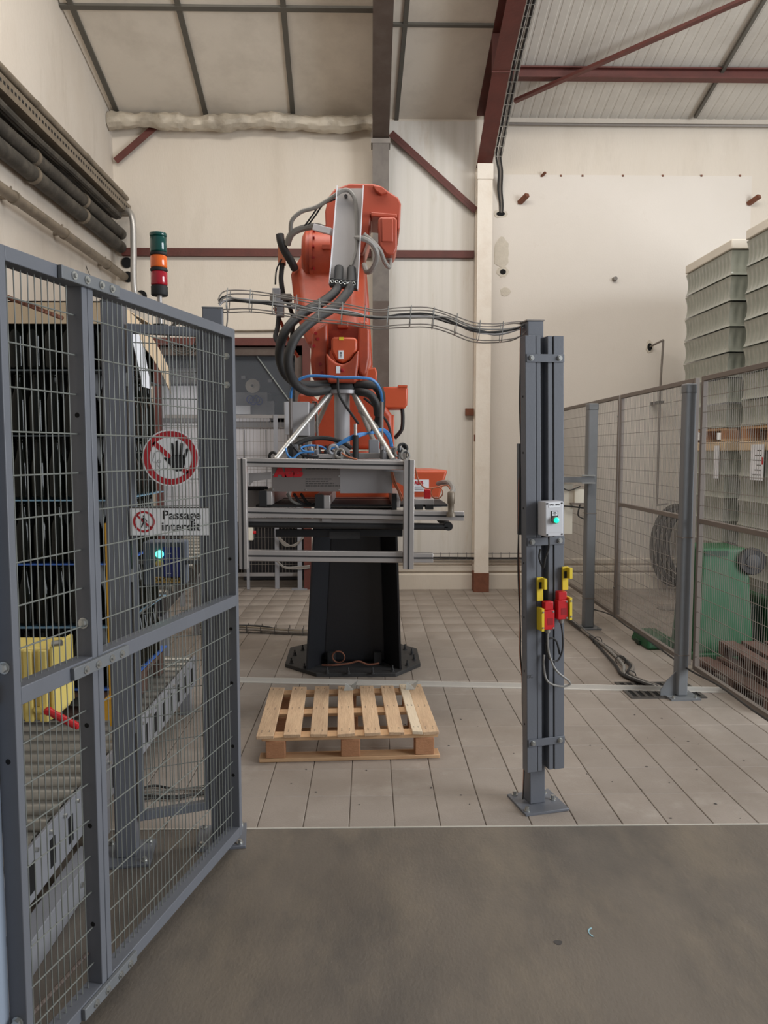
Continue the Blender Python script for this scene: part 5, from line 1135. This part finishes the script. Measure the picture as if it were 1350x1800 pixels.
MB().tube([at(671, 705, 4.78), Vector((at(671, 705, 4.78).x, 4.78, zd-0.005))], 0.011, 8, smooth=False).build('guide_rod', 'plate_grey', gp)
MB().tube([at(549, 707, 4.85), at(556, 707, 4.85), at(557, 720, 4.85), at(558, 770, 4.85), at(545, 772, 4.85)], 0.008, 8, smooth=False).build('hoop_bar', 'wire_dull', gp)
c = at(625, 800, 4.62); MB().cyl((c.x, 4.62, zd-0.005), (c.x, 4.62, at(625, 765, 4.62).z), 0.018, 0.018, 14).build('grip_post', 'black_rubber', gp)
MB().cyl((c.x, 4.62, at(625, 765, 4.62).z), (c.x, 4.62, at(625, 745, 4.62).z), 0.010, 0.010, 10).build('grip_pin', 'aluminium', gp)
MB().pbox(613, 796, 668, 806, 4.64, 0.18).build('valve_island', 'aluminium_dull', gp, bevel=0.004)
MB().pbox(557, 798, 592, 806, 4.56, 0.10).build('valve_island', 'aluminium_dull', gp, bevel=0.004)
MB().pbox(648, 772, 667, 799, 4.70, 0.10).build('valve', 'machine_grey', gp, bevel=0.006)
for i in range(46):
    x = random.choice([random.uniform(505, 605), random.uniform(505, 605), random.uniform(672, 715)]); Y_ = random.uniform(4.56, 4.72) if x < 650 else random.uniform(4.54, 4.62)
    p = at(x, 806, Y_); s_ = random.uniform(0.012, 0.03); hgt = random.uniform(0.03, 0.085); m = random.choice(['machine_grey', 'machine_dark', 'wire_dull', 'black_rubber', 'zinc', 'machine_grey'])
    if random.random() < 0.5: MB().lohi((p.x-s_/2, Y_, zd-0.006), (p.x+s_/2, Y_+s_, zd+hgt)).build('fitting', m, gp, bevel=0.002)
    else: MB().lathe([(s_*0.55, zd-0.006), (s_*0.55, zd+hgt*0.6), (s_*0.35, zd+hgt*0.65), (s_*0.35, zd+hgt)], (p.x, Y_+s_/2, 0), 10).build('fitting', m, gp)
for x, y in ((702, 795), (712, 800), (708, 788), (586, 790), (597, 797), (480, 803)): c = at(x, y, 4.56); MB().ring(c, 0.026, 0.009, (random.uniform(-.5, .5), 1, random.uniform(-.5, .5)), 16, 7).build('hose_loop', random.choice(['machine_grey', 'black_rubber', 'hose_grey']), gp)
ch2 = lambda pts, r, m: hose(pts, r, m, 'air_hose', 7, gp)
for i in range(4):
    d_ = 3*i; ch2([(590-d_, 785+d_/2, 4.62), (610, 775-d_/2, 4.62), (632, 767-d_/2, 4.66), (655, 759+d_/4, 4.72), (672, 754+d_/3, 4.78), (684, 763+d_, 4.80), (690-d_/3, 785, 4.80)], 0.0065, 'blue_hose')
ch2([(502, 788, 4.58), (506, 800, 4.55), (515, 806, 4.54), (528, 796, 4.55), (552, 795, 4.56)], 0.006, 'blue_hose')
ch2([(552, 794, 4.56), (535, 793, 4.55), (530, 787, 4.56), (545, 783, 4.58), (565, 785, 4.6), (573, 790, 4.6)], 0.006, 'blue_hose')
ch2([(515, 785, 4.66), (540, 773, 4.68), (570, 770, 4.70), (600, 777, 4.7), (618, 788, 4.7)], 0.014, 'hose_black')
ch2([(512, 780, 4.6), (525, 795, 4.58), (540, 802, 4.56), (560, 802, 4.56)], 0.009, 'machine_dark')
ch2([(590, 802, 4.56), (600, 790, 4.57), (612, 798, 4.56), (620, 806, 4.56)], 0.007, 'machine_dark')
ch2([(600, 796, 4.55), (612, 803, 4.54), (628, 808, 4.53)], 0.005, 'copper')
ch2([(630, 722, 4.9), (648, 735, 4.9), (662, 750, 4.88), (672, 770, 4.86)], 0.010, 'hose_grey')
ch2([(640, 700, 4.88), (655, 712, 4.9), (670, 728, 4.9), (682, 745, 4.88), (687, 765, 4.86), (690, 788, 4.84)], 0.008, 'black_rubber')
# right hand end: gland, copper loops, red clip, end pads
MB().lathe([(0.026, 0), (0.026, 0.02), (0.018, 0.03), (0.018, 0.075), (0.022, 0.08), (0.022, 0.14), (0.014, 0.15)], at(792, 908, YG+0.0)+Vector((0, -0.02, 0)), 14).build('hose_gland', 'pipe_grime', gp)
hose([(793, 870, 4.48), (796, 860, 4.55), (790, 850, 4.7), (780, 848, 5.0), (770, 850, 5.3)], 0.016, 'hose_grey', 'conduit', 8, gp)
ch2([(730, 822, 4.5), (736, 845, 4.52), (748, 858, 4.5), (765, 857, 4.5), (785, 853, 4.5), (791, 860, 4.5)], 0.0045, 'copper')
c = at(768, 866, 4.5); MB().ring(c, 0.034, 0.0035, (0.2, 1, 0), 22, 6).build('copper_loop', 'copper', gp)
MB().pbox(746, 860, 757, 879, 4.56, 0.05).build('red_clip', 'red_plastic', gp, bevel=0.004)
MB().pbox(728, 877, 763, 887, 4.54, 0.14).build('end_block', 'aluminium', gp, bevel=0.003)
for x in (730, 748): MB().pbox(x, 887, x+14, 896, 4.53, 0.06).build('rubber_pad', 'black_rubber', gp, bevel=0.002)
ch2([(688, 830, 4.53), (692, 848, 4.52), (700, 862, 4.52), (706, 880, 4.55)], 0.006, 'copper'); ch2([(690, 830, 4.54), (696, 850, 4.53), (704, 866, 4.53), (709, 878, 4.55)], 0.005, 'copper')
for i in range(3): ch2([(505+12*i, 868, 4.65), (515+12*i, 882, 4.62), (535+8*i, 888, 4.62), (560, 884, 4.64)], 0.009, ('hose_grey', 'machine_dark', 'black_rubber')[i])
for i in range(7): p = at(436+i*5, 862, YG+0.2+0.02*i); MB().lathe([(0.018, 0), (0.018, 0.02), (0.010, 0.026)], p, 10).build('clamp_knob', 'black_rubber', gp)
MB().pbox(434, 862, 476, 892, YG+0.26, 0.04).build('rear_carriage', 'aluminium_dull', gp)

# ================================================================== BOTTLE STACK ON THE ROLLER CONVEYOR (behind the gate)
SX1, SY0, SY1, SZ0, LH = -1.185, 3.60, 4.42, 0.479, 0.30
cv = thing('roller_conveyor', 'grey steel roller conveyor under the dark bottle stack', 'conveyor', (-1.75, 3.2, 0))
CX0, CX1, CZ = -2.35, -1.10, 0.33
rm = None; y = 1.55
while y < 4.75:
    if rm is None:
        rm = MB().cyl((CX0+0.02, y, CZ-0.042), (CX1-0.02, y, CZ-0.042), 0.042, 0.042, 14); ry0 = y; rm = rm.build('roller', 'roller_steel', cv)
    else: o = dup(rm, cv); o.location = Vector((0, y-ry0, 0))
    y += 0.118
for x in (CX0, CX1-0.012): MB().lohi((x, 1.5, CZ-0.19), (x+0.012, 4.8, CZ-0.005)).build('side_rail', 'machine_grey', cv, bevel=0.002)
mb = MB(); y = 1.6
while y < 4.7: mb.lohi((CX1+0.0002, y, CZ-0.16), (CX1+0.0012, y+0.045, CZ-0.06)); y += 0.16
mb.build('rail_cutouts', 'hole_black', cv, kind='stuff')
for x in (CX0, CX1-0.06):
    for y in (1.7, 3.1, 4.6): MB().lohi((x, y, 0), (x+0.06, y+0.06, CZ-0.19)).build('leg', 'machine_grey', cv)
mb = MB(); y = 1.62
while y < 4.7: mb.cyl((CX1, y, CZ-0.03), (CX1+0.012, y, CZ-0.03), 0.008, 0.008, 8); y += 0.118
mb.build('axle_nuts', 'zinc', cv, kind='stuff')
small_pallet('pallet carrying the dark bottle stack on the roller conveyor', CX0+0.05, SY0+0.02, CZ+0.003, SX1-CX0-0.06, SY1-SY0-0.04, boards='wood_dark', m='wood_dark')
PRF = [(0.030, 0.0), (0.0385, 0.006), (0.0395, 0.02), (0.0395, 0.150), (0.036, 0.175), (0.026, 0.205), (0.018, 0.235), (0.0150, 0.262), (0.0150, 0.272), (0.0175, 0.274), (0.0175, 0.283), (0.0145, 0.285), (0.0145, 0.293)]
bot = None; BP = 0.0815
names = ['bottom layer', 'second layer from the bottom', 'third layer from the bottom', 'fourth layer from the bottom', 'fifth layer from the bottom', 'top layer under the cardboard']
for l in range(6):
    z = SZ0+l*LH
    pdm = ('pad_blue', 'pad_pale', 'pad_blue', 'pad_pale', 'pad_grey', 'pad_grey')[l]
    tag(MB().lohi((CX0+0.05, SY0-0.01, z-0.006), (SX1+0.005, SY1, z-0.001)).build('layer_pad', pdm), 'thin %s separator sheet below the %s of dark bottles' % ({'pad_blue': 'blue', 'pad_pale': 'pale blue', 'pad_grey': 'grey'}[pdm], names[l]), 'separator', 'bottle stack separators')
    spots = [(SX1-0.042-i*BP, SY0+0.042) for i in range(9)]+[(SX1-0.042, SY0+0.042+j*BP) for j in range(1, 9)]
    for x_, y_ in spots:
        if bot is None: o = bot = MB().lathe(PRF, (x_, y_, z), 18).build('wine_bottle', 'bottle_glass', ang=60); 
        else: o = dup(bot, None, (x_, y_, z))
        k_ = spots.index((x_, y_)); od = ['corner', 'second', 'third', 'fourth', 'fifth', 'sixth', 'seventh', 'eighth', 'ninth']
        wh = 'corner dark bottle of the stack' if k_ == 0 else ('%s dark bottle from the corner, front row' % od[k_] if k_ < 9 else '%s dark bottle from the corner, side row' % od[k_-8])
        tag(o, '%s, %s' % (wh, names[l]), 'bottle', 'dark bottles in the %s' % names[l])
    inner = MB()
    for i in range(1, 14):
        for j in range(1, 9):
            if i == 9 and False: pass
            inner.lathe([(0.039, 0.0), (0.039, 0.16), (0.016, 0.25), (0.016, 0.292)], (SX1-0.042-i*BP, SY0+0.042+j*BP, z), 6)
    o = inner.build('inner_bottles', 'bottle_core'); o['kind'] = 'stuff'; tag(o, 'dark bottles inside the %s of the stack' % names[l], 'bottles')
zt4 = SZ0+6*LH
cap = thing('cardboard_cap', 'brown cardboard cover drooping over the dark bottle stack', 'cardboard', (-1.7, 4.0, zt4))
MB().lohi((CX0+0.05, SY0-0.02, zt4-0.095), (SX1-0.01, SY0-0.015, zt4+0.006)).build('front_flap', 'cardboard', cap)
MB().lohi((CX0+0.05, SY0-0.02, zt4), (SX1+0.02, SY1, zt4+0.006)).build('top_sheet', 'cardboard', cap)
n = 10; vv = []
for i in range(n+1):
    t_ = i/n; y_ = SY0+0.0+(SY1+0.02-SY0)*t_; dz = -0.20*t_**2.2
    vv += [(SX1+0.02+0.02*t_, y_, zt4+0.006+dz), (SX1+0.035+0.02*t_, y_, zt4-0.11+dz*1.2), (SX1+0.031+0.02*t_, y_, zt4-0.11+dz*1.2), (SX1+0.016+0.02*t_, y_, zt4+0.006+dz)]
ff = [(i*4+j, i*4+(j+1) % 4, (i+1)*4+(j+1) % 4, (i+1)*4+j) for i in range(n) for j in range(4)]+[(0, 3, 2, 1), (n*4, n*4+1, n*4+2, n*4+3)]
MB().add(vv, ff).build('side_flap', 'cardboard', cap)
pp_ = [atx(x, y, SX1+0.045) for x, y in ((228, 572), (240, 578), (252, 612), (264, 678), (266, 684), (250, 680), (242, 640), (232, 600))]
ps = tag(MB().prism(pp_, (0.003, 0, 0)).build('hanging_paper', 'paper'), 'white printed sheet hanging on the side of the dark bottle stack', 'paper')

# yellow housing with red lever, yellow guide post
ym_ = thing('yellow_housing', 'pale yellow ribbed machine housing with red lever beside the gate', 'machine', tuple(at(60, 1285, 2.45)))
Yh = 2.45; z0 = at(80, 1283, Yh).z; z1 = at(80, 1140, Yh).z; xr = at(97, 1200, Yh).x
MB().lohi((xr-0.26, Yh, z0+0.03), (xr-0.012, Yh+0.16, z1)).build('casing', 'yellow_pale', ym_, bevel=0.01)
for i in range(5): MB().lohi((xr-0.24+i*0.048, Yh-0.014, z0+0.03), (xr-0.212+i*0.048, Yh, z1-0.004)).build('rib', 'yellow_pale', ym_, bevel=0.004)
MB().lohi((xr-0.012, Yh-0.01, z0+0.05), (xr, Yh+0.16, z1+0.01)).build('end_plate', 'yellow_pale', ym_, bevel=0.004)
MB().lohi((xr-0.26, Yh+0.05, CZ), (xr-0.20, Yh+0.12, z0+0.03)).build('stand', 'machine_dark', ym_)
p0 = at(58, 1251, Yh-0.02); p1 = at(84, 1251, Yh-0.05)
MB().cyl(p0+Vector((0, 0.02, 0)), p1, 0.011, 0.011, 12).build('lever_arm', 'yellow_pale', ym_)
a_ = at(85, 1250, Yh-0.06); b_ = at(133, 1275, Yh-0.08)
MB().lathe([(0.009, 0), (0.012, 0.003), (0.012, 0.10), (0.010, 0.112), (0.006, 0.115)], a_, 14, tuple(b_-a_)).build('red_grip', 'red_plastic', ym_)
MB().lathe([(0.008, -0.013), (0.013, -0.006), (0.013, 0.006), (0.008, 0.013)], a_, 14, (0, 1, 0)).build('grip_knuckle', 'red_plastic', ym_)
c = at(92, 1132, Yh-0.01); MB().cyl(c, c+Vector((0.03, 0.0, 0.004)), 0.010, 0.010, 10).build('roller_tip', 'zinc', ym_)
t = thing('yellow_post', 'narrow ochre yellow post standing before the dark bottle stack', 'post', tuple(gr(196, 1290)))
xq = at(195, 1100, 3.50).x; MB().lohi((xq-0.016, 3.50, CZ+0.002), (xq+0.016, 3.53, at(195, 920, 3.50).z)).build('bar', 'yellow_ochre', t)
MB().lohi((xq-0.02, 3.44, at(195, 1265, 3.45).z), (xq+0.02, 3.53, at(195, 1228, 3.45).z)).build('bracket', 'yellow_ochre', t)
# chain conveyor farther back
cc = thing('chain_conveyor', 'low dark chain conveyor with shiny rollers seen through the narrow panel', 'conveyor', (-1.45, 6.0, 0))
CA = Vector((-1.62, 8.2, 0.62)); CB = Vector((-1.42, 5.15, 0.55))
for dx in (0.0, -0.35):
    MB().bar(CA+Vector((dx, 0, 0)), CB+Vector((dx, 0, 0)), 0.03, 0.12).build('side_rail', 'machine_dark', cc)
for i in range(14):
    p = CA.lerp(CB, (i+0.5)/14); MB().cyl(p+Vector((-0.34, 0, 0.075)), p+Vector((0.03, 0, 0.075)), 0.03, 0.03, 12).build('roller', 'roller_steel', cc)
for t_ in (0.08, 0.5, 0.95):
    p = CA.lerp(CB, t_)
    for dx in (0.0, -0.35): MB().lohi((p.x+dx-0.025, p.y-0.025, 0.0), (p.x+dx+0.025, p.y+0.025, p.z-0.06)).build('leg', 'machine_grey', cc)
MB().lohi((CB.x-0.38, CB.y-0.28, 0.02), (CB.x-0.02, CB.y-0.02, 0.48)).build('drive_housing', 'machine_grey', cc, bevel=0.02)
MB().cyl((CB.x+0.0, CB.y+0.25, 0.08), (CB.x+0.02, CB.y+0.25, 0.08), 0.07, 0.07, 20).build('drive_wheel', 'machine_dark', cc)
# floor cables behind the panel
t = thing('floor_cables', 'loose dark cables on the floor behind the narrow panel', 'cable', (-0.8, 3.5, 0))
for i in range(4): MB().tube([gr(230+40*j, 1390+6*i+random.uniform(-6, 6)+(-3*j), 0.012) for j in range(5)], 0.006, 6).build('cable', ('hose_black', 'wire_dull', 'hose_black', 'hose_black')[i], t)
t = thing('floor_wire_tray', 'long wire basket of brown cables on the floor left of the pedestal', 'cable tray', (-1.0, 6.3, 0))
pa = gr(410, 1112); pb = gr(545, 1118)
for i in range(4): MB().tube([pa+Vector((-0.3, 0.02*i, 0.05+0.02*(i % 2))), pa.lerp(pb, 0.3)+Vector((0, 0.02*i, 0.035+0.012*(i % 3))), pa.lerp(pb, 0.7)+Vector((0, 0.02*i, 0.025+0.01*(i % 2))), pb+Vector((0.05, 0.02*i, 0.03))], 0.011, 7).build('cable', ('wire_dull', 'pipe_grime', 'hose_black', 'wire_dull')[i], t)
for i in range(6): p = pa.lerp(pb, i/5.5); MB().tube([p+Vector((0, -0.02, 0.07)), p+Vector((0, -0.02, 0.01)), p+Vector((0, 0.09, 0.01)), p+Vector((0, 0.09, 0.07))], 0.004, 5, smooth=False).build('hoop', 'wire_dark', t)

# ================================================================== MACHINE OPENING AND WHAT IS BEHIND IT
d1 = bpy.data.objects.new('door_1', None); COL.objects.link(d1); d1['kind'] = 'structure'; d1.location = (-1.57, YB, 0); ORG['door_1'] = Vector((-1.57, YB, 0))
MB().lohi((OX0-0.02, YB-0.03, OZ-0.085), (OX1+0.02, YB+0.05, OZ)).build('lintel', 'steel_red', d1)
MB().lohi((OX0, YB+0.02, OZ-0.19), (OX1-0.08, YB+0.12, OZ-0.10)).build('inner_lintel', 'steel_brown', d1)
MB().lohi((OX1-0.07, YB-0.03, 0), (OX1+0.02, YB+0.05, OZ-0.085)).build('jamb', 'steel_red', d1)
MB().lohi((OX1-0.16, YB+0.02, 1.3), (OX1-0.08, YB+0.12, OZ-0.10)).build('inner_jamb', 'steel_brown', d1)
MB().lohi((OX0-0.02, YB-0.03, 0), (OX0+0.05, YB+0.05, OZ-0.085)).build('jamb', 'steel_red', d1)
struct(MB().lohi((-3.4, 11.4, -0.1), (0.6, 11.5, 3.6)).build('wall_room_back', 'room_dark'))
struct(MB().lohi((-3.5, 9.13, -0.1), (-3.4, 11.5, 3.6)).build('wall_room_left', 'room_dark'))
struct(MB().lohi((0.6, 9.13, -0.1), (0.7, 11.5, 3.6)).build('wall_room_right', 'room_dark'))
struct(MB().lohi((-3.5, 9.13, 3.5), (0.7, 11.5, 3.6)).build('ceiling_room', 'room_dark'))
sh = thing('plastic_sheet', 'clear plastic sheet hanging in the top of the machine opening', 'sheet', tuple(at(460, 735, 9.02)))
a = at(396, 733, 9.02); b = at(522, 622, 9.02); MB().lohi((OX0+0.06, 9.02, a.z), (b.x, 9.026, b.z)).build('sheet', 'sheet_clear', sh)
MB().bar(at(452, 626, 9.01), at(510, 706, 9.01), 0.012, 0.03, (0, 1, 0)).build('reflection_streak', 'film_clear', sh)  # pale diagonal bar stands in for a reflection on the sheet
def inner_fence():
    t = thing('machine_fence', 'pale grey mesh guard standing in the machine opening', 'fence', (-1.4, 9.0, 0))
    x0 = OX0+0.08; x1 = at(531, 900, 8.98).x; zt = at(450, 729, 8.98).z; zb_ = at(450, 1013, 8.98).z
    MB().lohi((x0, 8.97, zt-0.04), (x1, 9.0, zt)).build('rail', 'aluminium_dull', t); MB().lohi((x0, 8.97, zb_), (x1, 9.0, zb_+0.04)).build('rail', 'aluminium_dull', t)
    for px in (485,): q = at(px, 800, 8.96).x; MB().lohi((q-0.025, 8.955, 0.0), (q+0.025, 8.97, zt)).build('post', 'machine_grey', t)
    MB().lohi((x1-0.05, 8.90, 0), (x1, 8.955, zt)).build('post', 'machine_grey', t)
    MB().lohi((x1-0.12, 8.86, 0), (x1+0.06, 8.955, 0.012)).build('foot_plate', 'machine_grey', t)
    mb = MB(); x = x0+0.02
    while x < x1-0.05: mb.tube([(x, 8.985, zb_), (x, 8.985, zt)], 0.0022, 4, smooth=False); x += 0.04
    z = zb_+0.14
    while z < zt: mb.tube([(x0, 8.98, z), (x1, 8.98, z)], 0.0025, 4, smooth=False); z += 0.16
    mb.build('wire_mesh', 'wire_dull', t, kind='stuff')
inner_fence()
def rbox(name, lab, cat, px, Y, d, m, bevel=0.01): return tag(MB().pbox(*px, Y, d).build(name, m, bevel=bevel), lab, cat)
wm = thing('white_machine', 'white panelled machine behind the guard in the opening', 'machine', tuple(at(450, 915, 9.5)))
wz = at(450, 918, 9.5).z
MB().lohi((at(392, 800, 9.5).x, 9.5, wz), (at(536, 800, 9.5).x, 10.2, at(450, 752, 9.5).z)).build('lower_panel', 'machine_white', wm, bevel=0.01)
MB().lohi((at(392, 800, 9.5).x, 9.48, at(450, 752, 9.5).z), (at(536, 800, 9.5).x, 10.2, at(450, 742, 9.5).z)).build('ledge', 'machine_grey', wm)
for px in (430, 468, 506): q = at(px, 800, 9.5).x; MB().lohi((q-0.006, 9.495, wz), (q+0.006, 9.5, at(450, 755, 9.5).z)).build('panel_joint', 'machine_grey', wm)
MB().lohi((at(425, 800, 9.6).x, 9.6, 0), (at(540, 800, 9.6).x, 10.2, wz)).build('plinth', 'machine_dark', wm)
lm_ = thing('labelled_cabinet', 'white machine cabinet with grey pipes left in the opening', 'machine', tuple(at(320, 800, 9.4)))
MB().pbox(276, 678, 372, 905, 9.4, 0.6).build('body', 'machine_white', lm_, bevel=0.01)
MB().pbox(270, 735, 372, 742, 9.38, 0.03).build('band', 'machine_grey', lm_)
for yy, r_ in ((655, 0.05), (668, 0.06)): MB().tube([at(272, yy, 9.45), at(375, yy-2, 9.45)], r_, 12, smooth=False).build('pipe', 'aluminium_dull', lm_)
MB().pbox(276, 905, 372, 1036, 9.42, 0.55).build('plinth', 'machine_dark', lm_)
ms = thing('reel_machine', 'dark machine with pale reel and blue cables behind the plastic sheet', 'machine', tuple(at(450, 742, 9.9)))
MB().pbox(395, 655, 530, 690, 10.1, 0.5).build('beam', 'room_dark', ms)
MB().pbox(395, 690, 470, 742, 9.8, 0.4).build('table', 'machine_grey', ms)
c = at(445, 679, 9.85); MB().lathe([(0.09, 0), (0.09, 0.05), (0.03, 0.06), (0.03, 0.08)], c, 28, (0, -1, 0)).build('reel', 'cardboard_white', ms)
MB().lathe([(0.018, 0), (0.018, 0.006)], c+Vector((0, -0.08, 0)), 14, (0, -1, 0)).build('reel_hub', 'machine_dark', ms)
for i in range(4): MB().ring(at(440+5*i, 702+(i % 2)*3, 9.75), 0.045, 0.008, (random.uniform(-.6, .6), 1, 0.2), 18, 6).build('blue_cable', 'blue_label', ms)
MB().pbox(414, 713, 440, 728, 9.74, 0.03).build('papers', 'paper', ms); MB().pbox(414, 735, 474, 741, 9.7, 0.1).build('tray', 'machine_white', ms)
MB().pbox(470, 705, 482, 740, 9.8, 0.06).build('bracket', 'machine_grey', ms)
for px, py in ((424, 660), (471, 666)): MB().pbox(px, py, px+7, py+6, 10.05, 0.03).build('lamp', 'paper', ms)
eb2 = thing('stop_button_box', 'small cream box with red stop button left of the gripper frame', 'control box', tuple(at(438, 952, 8.84)))
MB().pbox(431, 927, 444, 950, 8.84, 0.08).build('housing', 'box_cream', eb2, bevel=0.004); MB().cyl(at(445, 936, 8.88), at(450, 936, 8.88), 0.018, 0.018, 12).build('stop_button', 'red_plastic', eb2)
MB().pbox(434, 950, 438, 1036, 8.87, 0.02).build('stand', 'machine_grey', eb2)
t = thing('hanging_cables', 'pale cables sagging on the guard behind the pedestal', 'cable', tuple(at(510, 1000, 8.9)))
for i in range(4): MB().tube([at(488, 940+i, 8.90), at(500, 953+2*i, 8.89), at(518, 960-i, 8.89), at(534, 942+i, 8.90)], 0.008, 6).build('cable', ('wire_dull', 'hose_grey', 'wire_dull', 'hose_grey')[i], t)
for i in range(3): MB().tube([at(484, 982+i, 8.90), at(500, 996+i, 8.89), at(525, 996+2*i, 8.89), at(545, 994+2*i, 8.89)], 0.008, 6).build('cable', ('hose_grey', 'wire_dull', 'hose_grey')[i], t)
tag(MB().tube([at(390, 582, 8.91), at(440, 582, 8.91), at(500, 581, 8.91)], 0.012, 8, smooth=False).build('conduit_pipe', 'pipe_grime'), 'thin conduit on the wall just above the machine opening', 'pipe')

kp = thing('kick_plate', 'low pale kick plate on the floor behind the small gate panel', 'plate', (-1.03, 2.3, 0))
MB().lohi((-1.045, 1.65, 0.0), (-1.033, 2.80, 0.115)).build('plate', 'machine_grey', kp, bevel=0.002)
MB().lohi((-1.09, 1.65, 0.115), (-1.025, 2.80, 0.125)).build('top_lip', 'machine_grey', kp, bevel=0.002)
for y in (1.75, 2.2, 2.65): MB().cyl((-1.033, y, 0.06), (-1.026, y, 0.06), 0.010, 0.010, 8).build('bolt', 'zinc', kp)
